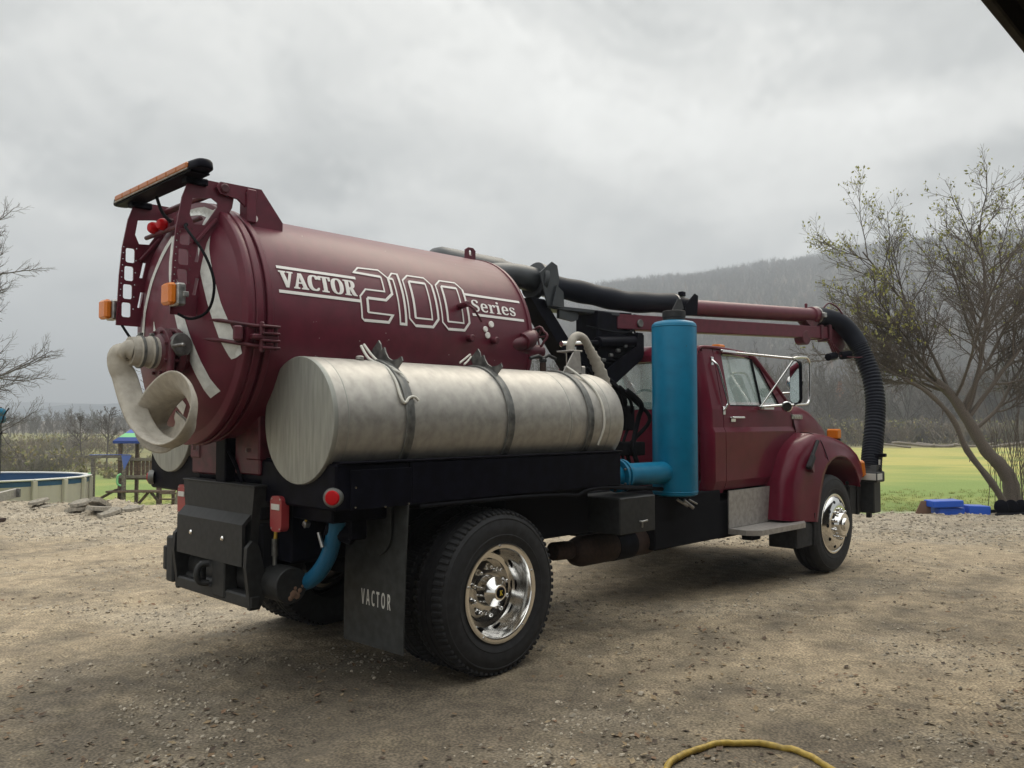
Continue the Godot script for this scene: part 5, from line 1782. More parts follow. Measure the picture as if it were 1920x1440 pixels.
func truck_boom(tr):
	var st := sg()
	# pipe stub and half-round silencer on top of the tank
	tube(st, smooth_path(v3([1.0, 2.70, -0.05, 1.30, 2.82, -0.04, 1.60, 2.85, -0.02, 1.84, 2.835, -0.005]), 5), 0.108, 24)
	var sp := ob("suction_pipe", st, M["grey_paint"], tr)
	st = sg()
	var cd := (boom_at(1.95, 2.80) - boom_at(1.75, 2.84)).normalized()
	var ring := []
	lathe(st, boom_at(1.80, 2.835), cd, v2([0.10, -0.02, 0.165, -0.02, 0.168, -0.016, 0.168, 0.03, 0.165, 0.034, 0.10, 0.034]), 28)
	plate_z(st, v2([1.70, 2.88, 1.86, 2.995, 1.93, 2.97, 1.96, 2.85, 1.90, 2.62, 1.80, 2.60]), 0.13, 0.012)
	plate_z(st, v2([1.84, 2.60, 2.0, 2.60, 1.99, 2.74, 1.90, 2.79]), 0.15, 0.012)
	ob("swivel_collar", st, M["grey_paint"], sp)
	st = sg()
	lathe(st, boom_at(1.935, 2.805), cd, v2([0.099, -0.012, 0.106, -0.010, 0.106, 0.010, 0.099, 0.012]), 28)
	bx(st, boom_at(1.935, 2.91), Vector3(0.02, 0.02, 0.04), 0.003)
	ob("hose_clamp", st, M["steel_light"], sp)
	st = sg()
	lathe(st, Vector3(0.78, 2.905, -0.25), Vector3.RIGHT, v2([0, 0, 0.07, 0.01, 0.115, 0.05, 0.135, 0.12, 0.135, 0.80, 0.12, 0.84, 0, 0.85]), 32)
	tube(st, smooth_path(v3([1.55, 2.93, -0.25, 1.68, 2.90, -0.2, 1.74, 2.80, -0.15]), 4), 0.10, 16)
	ob("cyclone_duct", st, M["grey_paint"], tr)
	# ribbed black boom hose
	st = sg()
	var hp := smooth_path([boom_at(1.92, 2.808), boom_at(2.15, 2.80), boom_at(2.417, 2.783), boom_at(2.70, 2.762), boom_at(2.977, 2.752), boom_at(3.30, 2.772), boom_at(3.62, 2.792)], 22)
	var rad := []
	for i in hp.size(): rad.append(0.098 + (0.004 if i % 2 == 0 else -0.001) + 0.004 * sin(i * 0.21))
	tube(st, hp, rad, 24)
	ob("boom_hose", st, M["hose_black"], tr)
	st = sg()
	var bdir := (boom_at(6.154, 2.864) - boom_at(3.833, 2.766)).normalized()
	lathe(st, boom_at(3.60, 2.785), bdir, v2([0.1, -0.012, 0.108, -0.01, 0.108, 0.01, 0.1, 0.012]), 28)
	ob("hose_clamp", st, M["steel_light"], tr)
	st = sg()
	tube(st, [boom_at(3.62, 2.786), boom_at(3.79, 2.775)], 0.09, 20)
	plate(st, v2([-0.09, -0.12, 0.09, -0.10, 0.11, 0.10, 0.06, 0.12, -0.1, -0.02]), boom_at(3.76, 2.78, 0.10), Vector3(0.99, 0, 0.139), Vector3.UP, 0.014)
	bx(st, boom_at(3.74, 2.90), Vector3(0.06, 0.05, 0.06), 0.006)
	ob("pipe_bracket", st, M["black_paint"], tr)
	# maroon boom tube and beam
	st = sg()
	tube(st, [boom_at(3.78, 2.766), boom_at(6.12, 2.862)], 0.086, 28)
	lathe(st, boom_at(6.08, 2.861), bdir, v2([0.086, -0.05, 0.10, -0.045, 0.104, -0.04, 0.104, 0.03, 0.10, 0.035, 0.086, 0.04]), 28)
	bx(st, boom_at(5.95, 2.965), Vector3(0.03, 0.06, 0.03), 0.006)
	var bt := ob("boom_tube", st, M["maroon"], tr)
	st = sg()
	lathe(st, boom_at(6.145, 2.863), bdir, v2([0.096, -0.022, 0.108, -0.02, 0.111, -0.012, 0.106, 0.0, 0.111, 0.012, 0.108, 0.02, 0.096, 0.022]), 28)
	bx(st, boom_at(6.15, 2.86, 0.115), Vector3(0.07, 0.06, 0.04), 0.008)
	ob("pipe_coupling", st, M["steel_light"], bt)
	st = sg()
	plate(st, v2([-0.16, 0.0, 0.14, 0.0, 0.06, -0.075, -0.04, -0.08]), boom_at(6.0, 2.79), Vector3(0.99, 0.04, 0.139), Vector3.UP, 0.12)
	ob("boom_lug", st, M["maroon_dull"], bt)
	st = sg()
	var b0 := boom_at(2.75, 2.540)
	var b1 := boom_at(6.30, 2.662)
	var mid := (b0 + b1) * 0.5
	var bz := (b1 - b0).normalized()
	var q := Basis(bz, Vector3.UP, bz.cross(Vector3.UP)).orthonormalized()
	bx(st, mid, Vector3(b0.distance_to(b1), 0.145, 0.13), 0.008, q)
	var beam := ob("boom_beam", st, M["maroon"], tr)
	st = sg()
	bx(st, boom_at(6.17, 2.66), Vector3(0.06, 0.175, 0.16), 0.008, q)
	bx(st, boom_at(6.33, 2.66), Vector3(0.05, 0.2, 0.18), 0.008, q)
	plate(st, v2([-0.12, 0.06, 0.14, 0.10, 0.28, -0.10, 0.20, -0.2, 0.05, -0.2]), boom_at(6.42, 2.64, 0.03), Vector3(0.99, 0, 0.139), Vector3.UP, 0.05)
	for k in 4: tube(st, [boom_at(6.30 + 0.05 * k, 2.58 - 0.03 * k, 0.08), boom_at(6.36 + 0.06 * k, 2.44 - 0.01 * k, 0.09), boom_at(6.42 + 0.04 * k, 2.38, 0.06)], 0.011, 6)
	ob("boom_end_plate", st, M["maroon_dull"], beam)
	st = sg()
	cyl(st, boom_at(5.85, 2.575, -0.05), boom_at(5.85, 2.575, 0.07), 0.085, 18)
	ob("rope_sheave", st, M["maroon_dull"], beam)
	st = sg()
	var k0 := boom_at(3.33, 2.47)
	cyl(st, boom_at(3.05, 2.54, 0.05), boom_at(3.05, 2.54, 0.085), 0.04, 12)
	cyl(st, boom_at(3.5, 2.50, 0.06), boom_at(3.5, 2.50, 0.085), 0.05, 12)
	ob("beam_pin", st, M["steel"], beam)
	# elbow, wired pick-up head and the ribbed down-hose
	st = sg()
	var e := boom_at(6.15, 2.863)
	var dn := smooth_path([e, e + Vector3(0.16, 0.0, 0.03), Vector3(6.50, 2.80, 0.74), Vector3(6.62, 2.66, 0.83), Vector3(6.66, 2.50, 0.915)], 7)
	tube(st, dn, 0.112, 24)
	var el := ob("boom_elbow", st, M["hose_black"], tr)
	st = sg()
	tube(st, smooth_path([Vector3(6.22, 2.955, 0.66), Vector3(6.30, 3.02, 0.70), Vector3(6.40, 2.97, 0.76), Vector3(6.46, 2.88, 0.80)], 6), 0.010, 6)
	tube(st, smooth_path([Vector3(6.45, 2.93, 0.72), Vector3(6.62, 2.83, 0.82), Vector3(6.74, 2.68, 0.90), Vector3(6.79, 2.50, 0.96)], 6), 0.009, 6)
	tube(st, smooth_path([Vector3(6.40, 2.38, 0.78), Vector3(6.50, 2.36, 0.93), Vector3(6.62, 2.38, 1.02), Vector3(6.76, 2.46, 1.0)], 6), 0.007, 6)
	ob("control_cable", st, M["maroon_dull"], el)
	st = sg()
	tube(st, [Vector3(6.24, 2.36, 0.70), Vector3(6.38, 2.385, 0.73)], 0.045, 12)
	tube(st, [Vector3(6.42, 2.385, 0.78), Vector3(6.52, 2.40, 0.86)], 0.05, 12)
	ob("work_lamp", st, M["black_paint"], el)
	st = sg()
	var down := smooth_path([Vector3(6.65, 2.53, 0.90), Vector3(6.66, 2.36, 0.97), Vector3(6.64, 2.12, 1.06), Vector3(6.58, 1.85, 1.12), Vector3(6.50, 1.62, 1.145), Vector3(6.38, 1.36, 1.165), Vector3(6.27, 1.16, 1.185), Vector3(6.20, 1.0, 1.20)], 26)
	rad = []
	for i in down.size(): rad.append([0.104, 0.116, 0.118, 0.106][i % 4] * lerpf(0.97, 1.0, i / 180.0))
	tube(st, down, rad, 24)
	ob("down_hose", st, M["hose_black"], tr)
	# black mast, beams and ram between tank and cab
	st = sg()
	bx(st, Vector3(2.55, 2.25, 0.08), Vector3(0.30, 0.72, 0.26), 0.01)
	plate_z(st, v2([2.66, 2.62, 2.98, 2.64, 2.98, 2.50, 2.80, 2.30, 2.66, 2.0]), 0.16, 0.03)
	bx(st, Vector3(2.55, 1.5, 0.08), Vector3(0.24, 0.9, 0.24), 0.01)
	var mast := ob("boom_mast", st, M["black_paint"], tr)
	st = sg()
	plate_z(st, v2([1.62, 2.66, 1.80, 2.66, 2.56, 1.90, 2.40, 1.84]), 0.02, 0.16)
	ob("diagonal_beam", st, M["black_paint"], mast)
	st = sg()
	bx(st, Vector3(2.27, 2.60, 0.06), Vector3(0.95, 0.035, 0.20), 0.005, Basis(Vector3.UP, -0.14))
	plate_z(st, v2([1.98, 2.60, 2.25, 2.58, 2.24, 2.52, 2.18, 2.495, 1.98, 2.51]), 0.10, 0.03)
	ob("top_plate", st, M["grey_paint"], mast)
	st = sg()
	cyl(st, Vector3(2.36, 2.31, 0.24), Vector3(3.02, 2.365, 0.24), 0.052, 18)
	cyl(st, Vector3(2.10, 2.285, 0.24), Vector3(2.4, 2.31, 0.24), 0.024, 12)
	ob("lift_ram", st, M["black_paint"], mast)
	st = sg()
	cyl(st, Vector3(1.86, 2.262, 0.24), Vector3(2.16, 2.285, 0.24), 0.028, 12)
	ob("ram_rod", st, M["chrome"], mast)
	st = sg()
	plate_z(st, v2([2.20, 1.86, 2.30, 1.78, 2.98, 2.18, 3.02, 2.24, 3.02, 2.42, 2.92, 2.44, 2.90, 2.30, 2.28, 1.98]), 0.28, 0.02)
	plate_z(st, v2([2.20, 1.86, 2.30, 1.78, 2.98, 2.18, 3.02, 2.24, 3.02, 2.42, 2.92, 2.44, 2.90, 2.30, 2.28, 1.98]), 0.08, 0.02)
	bx(st, Vector3(2.62, 1.985, 0.18), Vector3(0.86, 0.02, 0.19), 0.004, Basis(Vector3.BACK, 0.53))
	bx(st, Vector3(2.985, 2.32, 0.18), Vector3(0.05, 0.24, 0.22), 0.006)
	ob("boom_cradle", st, M["black_paint"], mast)
	st = sg()
	for k in 7:
		var x := 2.35 + 0.085 * k
		tube(st, smooth_path([Vector3(x, 2.17 + 0.02 * (k % 2), 0.14), Vector3(x + 0.04, 2.12 + 0.045 * k * 0.5, 0.20), Vector3(x + 0.10, 2.10 + 0.04 * k * 0.6, 0.26)], 4), 0.013, 6)
	tube(st, smooth_path(v3([2.3, 2.46, 0.16, 2.6, 2.42, 0.25, 2.85, 2.44, 0.24, 2.98, 2.47, 0.2, 2.99, 2.40, 0.22]), 5), 0.011, 6)
	ob("valve_hoses", st, M["black_matt"], mast)
	st = sg()
	for k in 4: bx(st, Vector3(2.42 + 0.11 * k, 2.15 + 0.05 * k, 0.265), Vector3(0.05, 0.03, 0.03), 0.006)
	ob("valve_blocks", st, M["steel"], mast)
	st = sg()
	tube(st, v3([2.98, 2.48, 0.17, 3.05, 2.62, 0.17]), 0.03, 10)
	plate_z(st, v2([2.80, 2.47, 3.02, 2.47, 3.16, 2.34, 3.10, 2.34, 2.98, 2.42]), 0.12, 0.05)
	ob("ram_bracket", st, M["black_paint"], mast)
# ------------------------------------------------------------------ trees
class Wood:
	var v := PackedVector3Array()
	var n := PackedVector3Array()
	var i := PackedInt32Array()
	var tips := []

	func tube(pts: Array, r0: float, r1: float, sides: int):
		var m := pts.size()
		var d: Vector3 = (pts[1] - pts[0]).normalized()
		var e1 := (Vector3.UP if absf(d.y) < 0.9 else Vector3.RIGHT).cross(d).normalized()
		var base := v.size()
		for k in m:
			d = (pts[mini(k + 1, m - 1)] - pts[maxi(k - 1, 0)]).normalized()
			e1 = (e1 - d * e1.dot(d)).normalized()
			var e2 := d.cross(e1)
			var r := lerpf(r0, r1, float(k) / (m - 1))
			for j in sides:
				var a := TAU * j / sides
				var u := e1 * cos(a) + e2 * sin(a)
				v.append(pts[k] + u * r)
				n.append(u)
		for k in m - 1:
			for j in sides:
				var a := base + k * sides + j
				var b := base + k * sides + (j + 1) % sides
				i.append_array([a, a + sides, b, b, a + sides, b + sides])

	func mesh() -> ArrayMesh:
		var ar := []
		ar.resize(Mesh.ARRAY_MAX)
		ar[Mesh.ARRAY_VERTEX] = v
		ar[Mesh.ARRAY_NORMAL] = n
		ar[Mesh.ARRAY_INDEX] = i
		var m := ArrayMesh.new()
		m.add_surface_from_arrays(Mesh.PRIMITIVE_TRIANGLES, ar)
		return m

# o: {wob, up, kids, spread, shrink, seg, min_len, twist}
func branch(w: Wood, p: Vector3, dir: Vector3, length: float, r: float, depth: int, o: Dictionary):
	var seg: int = maxi(3, int(o.seg) - (3 - depth)) if depth < 3 else int(o.seg)
	if depth <= 0: seg = 3
	var pts := [p]
	var d := dir.normalized()
	var dirs := [d]
	for k in seg:
		d = (d + Vector3(rng.randf_range(-1, 1), rng.randf_range(-1, 1), rng.randf_range(-1, 1)) * o.wob + Vector3.UP * o.up).normalized()
		pts.append(pts[-1] + d * (length / seg))
		dirs.append(d)
	var sides := 7 if r > 0.05 else (5 if r > 0.02 else 3)
	w.tube(pts, r, maxf(r * 0.42, o.tip), sides)
	if depth <= 0:
		w.tips.append([pts[-1], d])
		w.tips.append([pts[-2], d])
		return
	var kids: int = o.kids[depth]
	for k in kids:
		var f := lerpf(0.22, 1.0, (k + rng.randf()) / kids)
		var x := f * seg
		var b: int = mini(int(x), seg - 1)
		var pos: Vector3 = pts[b].lerp(pts[b + 1], x - b)
		var base: Vector3 = dirs[b + 1]
		var side := base.cross(Vector3(rng.randf_range(-1, 1), rng.randf_range(-1, 1), rng.randf_range(-1, 1))).normalized()
		var ang: float = o.spread * rng.randf_range(0.6, 1.3)
		var cd := (base * cos(ang) + side * sin(ang)).normalized()
		branch(w, pos, cd, length * o.shrink * rng.randf_range(0.6, 1.15) * (1.15 - 0.45 * f), maxf(r * lerpf(0.55, 0.36, f), o.tip), depth - 1, o)
	w.tips.append([pts[-1], d])

func multi(n: String, mesh: Mesh, mat_, parent, xf: Array, cols: Array = []) -> MultiMeshInstance3D:
	var mm := MultiMesh.new()
	mm.transform_format = MultiMesh.TRANSFORM_3D
	mm.use_colors = cols.size() > 0
	mm.mesh = mesh
	mm.instance_count = xf.size()
	for i in xf.size():
		mm.set_instance_transform(i, xf[i])
		if cols.size() > 0: mm.set_instance_color(i, cols[i])
	var o := MultiMeshInstance3D.new()
	o.multimesh = mm
	o.material_override = mat_
	if parent == null:
		o.name = numbered(n)
		add_child(o, true)
	else:
		o.name = n
		parent.add_child(o, true)
	return stuff(o)

func leaf_mesh(w: float, l: float) -> ArrayMesh:
	var st := sg()
	var a := Vector3(0, 0, 0)
	var b := Vector3(w * 0.5, l * 0.04, l * 0.45)
	var c := Vector3(0, -l * 0.03, l * 0.5)
	var d := Vector3(-w * 0.5, l * 0.06, l * 0.45)
	var e := Vector3(0, l * 0.05, l)
	for q in [[a, c, b], [a, d, c], [c, e, b], [d, e, c]]: tri(st, q[0], q[1], q[2])
	st.generate_normals()
	return st.commit()

func rand_basis(s: float) -> Basis:
	return Basis.from_euler(Vector3(rng.randf() * TAU, rng.randf() * TAU, rng.randf() * TAU)) * s

func bare_tree_mesh(seed_: int, h: float, kids: Array, tipr: float) -> ArrayMesh:
	rng.seed = seed_
	var w := Wood.new()
	var o := {"wob": 0.09, "up": 0.05, "kids": kids, "spread": 0.75, "shrink": 0.42, "seg": 6, "tip": tipr}
	branch(w, Vector3(0, -0.3, 0), Vector3(rng.randf_range(-0.06, 0.06), 1, rng.randf_range(-0.06, 0.06)), h, h * 0.017, kids.size() - 1, o)
	return w.mesh()

func bush_mesh(seed_: int, h: float, n: int) -> ArrayMesh:
	rng.seed = seed_
	var w := Wood.new()
	var o := {"wob": 0.2, "up": 0.06, "kids": [0, 5, 5], "spread": 0.6, "shrink": 0.45, "seg": 4, "tip": 0.006}
	for k in n:
		var a := rng.randf() * TAU
		branch(w, Vector3(cos(a), 0, sin(a)) * rng.randf() * h * 0.35, Vector3(cos(a) * rng.randf_range(0.2, 0.9), 1, sin(a) * rng.randf_range(0.2, 0.9)), h * rng.randf_range(0.6, 1.0), h * 0.008, 2, o)
	return w.mesh()

func make_woods():
	var wm := mat("wood_far", Color.WHITE, 1.0)
	wm.vertex_color_use_as_albedo = true
	var greys := [Color(0.115, 0.10, 0.085), Color(0.135, 0.12, 0.10), Color(0.10, 0.088, 0.072), Color(0.15, 0.125, 0.095), Color(0.12, 0.115, 0.085)]
	var rusts := [Color(0.24, 0.11, 0.045), Color(0.21, 0.13, 0.05), Color(0.14, 0.13, 0.05)]
	# the wooded hill
	var kinds := []
	for k in 4: kinds.append(bare_tree_mesh(100 + k, 1.0, [0, 5, 13], 0.0045))
	var xf := [[], [], [], []]
	var cl := [[], [], [], []]
	rng.seed = 55
	var placed := 0
	while placed < 20000:
		var t := lerpf(172.0, 880.0, pow(rng.randf(), 0.8))
		var s := rng.randf_range(-0.75, 0.72) * t
		if hill_h(s, t) < 9.0 and s < 0.0: continue
		var k := rng.randi() % 4
		var h := rng.randf_range(6.5, 11.0)
		xf[k].append(Transform3D(Basis(Vector3.UP, rng.randf() * TAU) * Basis.from_scale(Vector3(h * 0.95, h, h * 0.95)), S(s, t, hill_h(s, t) - 0.3)))
		cl[k].append(rusts[rng.randi() % 3] if rng.randf() < 0.035 else greys[rng.randi() % 5])
		placed += 1
	var hw := Node3D.new()
	hw.name = numbered("hill_woods")
	add_child(hw, true)
	for k in 4: multi("bare_trees", kinds[k], wm, hw, xf[k], cl[k])
	stuff(hw)
	tag(hw, "leafless grey woods covering the hillside under the haze", "woods")
	# taller row at the foot of the hill, right, and the tree line on the left
	var tall := []
	for k in 4: tall.append(bare_tree_mesh(200 + k, 1.0, [0, 4, 7, 15], 0.0030))
	for side in 2:
		xf = [[], [], [], []]
		cl = [[], [], [], []]
		rng.seed = 60 + side
		for q in (190 if side == 0 else 330):
			var t := rng.randf_range(100.0, 165.0) if side == 0 else rng.randf_range(150.0, 260.0)
			var s := (rng.randf_range(0.02, 0.72) if side == 0 else rng.randf_range(-0.78, -0.08)) * t
			var h := rng.randf_range(8.0, 13.5) if side == 0 else rng.randf_range(4.2, 6.6)
			var k := q % 4
			xf[k].append(Transform3D(Basis(Vector3.UP, rng.randf() * TAU) * Basis.from_scale(Vector3(h * 0.8, h, h * 0.8)), S(s, t, field_h(s, t) - 0.2)))
			cl[k].append(greys[rng.randi() % 5])
		var row := Node3D.new()
		row.name = numbered("tree_line")
		add_child(row, true)
		for k in 4: multi("bare_trees", tall[k], wm, row, xf[k], cl[k])
		stuff(row)
		tag(row, ["row of bare trunks at the far edge of the straw coloured field", "hazy band of bare trees along the valley floor on the left"][side], "woods")
	# brush: twiggy bushes with a few leaves left
	var bushes := []
	for k in 3: bushes.append(bush_mesh(300 + k, 1.0, 16))
	for side in 2:
		xf = [[], [], []]
		cl = [[], [], []]
		var lf := []
		var lc := []
		rng.seed = 70 + side
		for q in (260 if side == 0 else 330):
			var t: float
			var s: float
			if side == 0:
				t = rng.randf_range(82.0, 98.0)
				s = rng.randf_range(-0.1, 0.75) * t
			else:
				t = rng.randf_range(45.0, 66.0) if q < 220 else rng.randf_range(70.0, 105.0)
				s = rng.randf_range(-0.72, -0.22) * t
			var h := rng.randf_range(1.5, 2.9) if side == 0 else (rng.randf_range(0.8, 1.5) if q < 220 else rng.randf_range(0.9, 1.9))
			if side == 1 and q < 220 and absf(s / t + 0.47) < 0.055 : h *= 0.45
			var k := q % 3
			var pos := S(s, t, field_h(s, t) - 0.1)
			xf[k].append(Transform3D(Basis(Vector3.UP, rng.randf() * TAU) * Basis.from_scale(Vector3(h * 1.25, h, h * 1.25)), pos))
			cl[k].append(greys[rng.randi() % 5] * (1.25 if side == 0 else 1.7))
			var green := rng.randf() < (0.5 if side == 0 else 0.28)
			for j in (60 if green else 14):
				var a := rng.randf() * TAU
				var rr := sqrt(rng.randf()) * h * 0.85
				lf.append(Transform3D(rand_basis(rng.randf_range(0.8, 1.5)), pos + Vector3(cos(a) * rr, h * rng.randf_range(0.15, 1.05), sin(a) * rr)))
				lc.append(Color(0.22, 0.235, 0.085).lerp(Color(0.27, 0.21, 0.10), rng.randf()))
		var row := Node3D.new()
		row.name = numbered("brush")
		add_child(row, true)
		for k in 3: multi("bushes", bushes[k], wm, row, xf[k], cl[k])
		multi("leaves", leaf_mesh(0.13, 0.2), M["leaf"], row, lf, lc)
		stuff(row)
		tag(row, ["olive brush under the bare trees beyond the straw coloured field", "brown thicket behind the pool and the play tower"][side], "bushes")

func single_tree(n: String, label: String, at: Vector3, h: float, seed_: int, group := "", m := "bark_dark", tip := 0.006, kids := [0, 5, 8, 14]):
	var t := thing(n, label, "tree", at, 0.0, group)
	rng.seed = seed_
	var w := Wood.new()
	var o := {"wob": 0.11, "up": 0.035, "kids": kids, "spread": 0.8, "shrink": 0.45, "seg": 7, "tip": tip}
	# trunk and crown are separate meshes: the trunk is the lower bole
	var st := sg()
	var lean := Vector3(rng.randf_range(-0.1, 0.1), 1, rng.randf_range(-0.1, 0.1)).normalized()
	tube(st, [Vector3(0, -0.3, 0), lean * h * 0.12, lean * h * 0.25], [h * 0.022, h * 0.017, h * 0.015], 8)
	ob("trunk", st, M[m], t)
	branch(w, lean * h * 0.24, lean, h * 0.78, h * 0.015, kids.size() - 1, o)
	mi("crown", w.mesh(), M[m], t)
	return t

func make_trees():
	# leaning old fruit tree at the right edge
	var base := S(8.80, 14.75, 0.0)
	base.y = 0.02
	var t := thing("fruit_tree", "old two stemmed fruit tree leaning left with sparse yellow green leaves at its top", "tree", base)
	var X := AX_S
	var Z := AX_T
	var P := func(a: Array) -> Array:
		var o := []
		for i in range(0, a.size(), 3): o.append(X * a[i] + Vector3.UP * a[i + 1] + Z * a[i + 2])
		return o
	var st := sg()
	var tp: Array = smooth_path(P.call([0.02, -0.3, 0, 0.0, 0.15, 0, -0.04, 0.52, 0, -0.20, 0.80, 0.02, -0.42, 1.05, 0.05, -0.68, 1.55, 0.1, -0.96, 2.03, 0.15, -1.20, 2.28, 0.2]), 4)
	var rr := []
	for i in tp.size(): rr.append(lerpf(0.185, 0.07, pow(float(i) / (tp.size() - 1), 0.6)) * (1.0 + 0.06 * sin(i * 2.1)))
	tube(st, tp, rr, 14)
	ob("trunk", st, M["bark"], t)
	st = sg()
	var tp2: Array = smooth_path(P.call([-0.14, -0.3, -0.1, -0.19, 0.05, -0.12, -0.46, 0.48, -0.2, -0.94, 1.06, -0.3, -1.24, 1.62, -0.4, -1.68, 2.06, -0.45, -2.10, 2.28, -0.5]), 4)
	rr = []
	for i in tp2.size(): rr.append(lerpf(0.075, 0.028, float(i) / (tp2.size() - 1)) * (1.0 + 0.12 * sin(i * 1.7)))
	tube(st, tp2, rr, 10)
	for k in 5:
		var p: Vector3 = tp2[6 + k * 3]
		tube(st, [p, p + X * 0.05 + Vector3(0, -0.1, 0), p + X * rng.randf_range(-0.04, 0.08) + Vector3(0, -0.2, 0)], [0.025, 0.015, 0.006], 5)
	ob("second_stem", st, M["bark"], t)
	var w := Wood.new()
	rng.seed = 901
	var o := {"wob": 0.13, "up": 0.045, "kids": [0, 8, 11, 14], "spread": 0.78, "shrink": 0.5, "seg": 8, "tip": 0.0021}
	var limbs := [
		[[-1.15, 2.25, 0.2], [-0.9, 0.35, 0.1], 1.89, 0.032], [[-1.1, 2.2, 0.2], [-0.75, 0.75, 0.3], 2.15, 0.032],
		[[-0.95, 2.0, 0.15], [-0.25, 1.0, 0.4], 3.19, 0.032], [[-0.7, 1.6, 0.1], [0.75, 0.8, 0.1], 2.86, 0.043],
		[[-0.75, 1.7, 0.1], [0.35, 1.0, -0.3], 3.41, 0.040], [[-1.15, 2.25, 0.2], [-0.8, 0.5, -0.6], 1.72, 0.029],
		[[-0.9, 1.95, 0.15], [0.0, 0.9, -0.8], 2.86, 0.030], [[-2.0, 2.28, -0.5], [-0.8, 0.05, 0.0], 0.77, 0.022],
		[[-1.6, 2.07, -0.45], [-0.6, 0.5, 0.2], 0.95, 0.019], [[-0.60, 1.40, 0.09], [0.9, 0.75, 0.2], 2.20, 0.040],
		[[-1.0, 2.1, 0.18], [-0.9, 0.12, 0.5], 1.46, 0.036], [[-1.15, 2.25, 0.2], [-0.55, 1.0, -0.1], 2.06, 0.030], [[-0.80, 1.78, 0.12], [0.45, 1.0, 0.1], 3.19, 0.036], [[-0.72, 1.63, 0.11], [0.7, 0.9, 0.2], 3.30, 0.032], [[-1.0, 2.1, 0.15], [-0.95, 0.3, -0.2], 2.06, 0.029]]
	for L in limbs:
		branch(w, (P.call(L[0]) as Array)[0], (P.call(L[1]) as Array)[0], L[2], L[3], 3, o)
	# water shoots round the foot of the trunk
	o = {"wob": 0.06, "up": 0.12, "kids": [0, 4], "spread": 0.4, "shrink": 0.45, "seg": 5, "tip": 0.004}
	for k in 26:
		var a := rng.randf_range(-0.5, 0.9)
		branch(w, X * a * 0.6 + Z * rng.randf_range(-0.4, 0.4), X * rng.randf_range(-0.15, 0.2) + Vector3.UP, rng.randf_range(0.8, 2.2), 0.008, 1, o)
	mi("crown", w.mesh(), M["bark"], t)
	var lf := []
	var lc := []
	for tip in w.tips:
		var p: Vector3 = tip[0]
		var sx := p.dot(X)
		var want: float = clampf((p.y - 3.7) / 1.9, 0.0, 1.0) * 0.24 + 0.002
		if sx < -1.7 and p.y > 2.9: want += 0.05
		if rng.randf() > want: continue
		for k in rng.randi_range(1, 2):
			lf.append(Transform3D(rand_basis(rng.randf_range(0.7, 1.2)), p + Vector3(rng.randf_range(-0.05, 0.05), rng.randf_range(-0.06, 0.04), rng.randf_range(-0.05, 0.05))))
			lc.append(Color(0.22, 0.24, 0.07).lerp(Color(0.42, 0.40, 0.11), rng.randf()).lerp(Color(0.09, 0.08, 0.04), 0.25 * rng.randf()))
	multi("leaves", leaf_mesh(0.036, 0.066), M["leaf"], t, lf, lc)
	# big bare tree whose limbs reach in at the left edge
	var lt := thing("bare_tree", "large leafless tree reaching in with fine branches at the left edge", "tree", S(-18.3, 24.0, -1.5))
	st = sg()
	tube(st, smooth_path(P.call([0, -0.3, 0, 0.05, 2.0, 0, 0.1, 4.0, 0.1, 0.25, 6.0, 0.1]), 4), 0.26, 12)
	ob("trunk", st, M["bark_dark"], lt)
	w = Wood.new()
	rng.seed = 640
	o = {"wob": 0.12, "up": 0.035, "kids": [0, 7, 9, 13], "spread": 0.68, "shrink": 0.48, "seg": 8, "tip": 0.0034}
	for L in [[[0.05, 2.6, 0], [1.0, 0.10, 0.0], 3.7, 0.045], [[0.05, 3.0, 0], [1.0, 0.25, 0.15], 4.2, 0.055], [[0.1, 3.9, 0], [0.9, 0.45, -0.2], 4.3, 0.06], [[0.15, 4.8, 0.1], [0.7, 0.8, 0.1], 4.5, 0.065], [[0.2, 5.6, 0.1], [0.3, 1.0, 0.1], 3.4, 0.12], [[0.2, 5.4, 0.1], [-0.6, 0.9, -0.2], 4.2, 0.12], [[0.1, 3.6, 0], [-0.9, 0.5, 0.2], 4.3, 0.06], [[0.1, 4.3, 0], [0.2, 0.6, 1.0], 4.3, 0.06], [[0.1, 2.9, 0], [0.9, 0.2, -0.5], 3.4, 0.05], [[0.15, 4.4, 0.1], [0.9, 0.7, 0.3], 4.4, 0.06]]:
		branch(w, (P.call(L[0]) as Array)[0], (P.call(L[1]) as Array)[0], L[2], L[3], 3, o)
	mi("crown", w.mesh(), M["bark_dark"], lt)
	# single trees that stand out
	single_tree("slender_tree", "dark slender bare tree before the left meadow, the left one of a pair", S(-29.3, 57.0, -1.55), 3.1, 31, "slender trees in the left meadow", "bark_dark", 0.011)
	single_tree("slender_tree", "slightly taller bare tree beside a slender one in the left meadow, nearer the truck", S(-28.0, 57.8, -1.55), 3.5, 32, "slender trees in the left meadow", "bark_dark", 0.011)
	single_tree("bare_tree", "bare tree showing between the canvas hose and the truck's rear door", S(-43.5, 100.0, -1.6), 10.5, 33, "", "bark_dark", 0.014)
	var ot := thing("rusty_tree", "small rust orange tree standing before the hill right of the mirror", "tree", S(55.0, 140.0, -0.9))
	rng.seed = 77
	st = sg()
	tube(st, [Vector3(0, -0.3, 0), Vector3(0, 3, 0), Vector3(0, 8.5, 0)], [0.16, 0.12, 0.03], 7)
	ob("trunk", st, M["bark_dark"], ot)
	lf = []
	lc = []
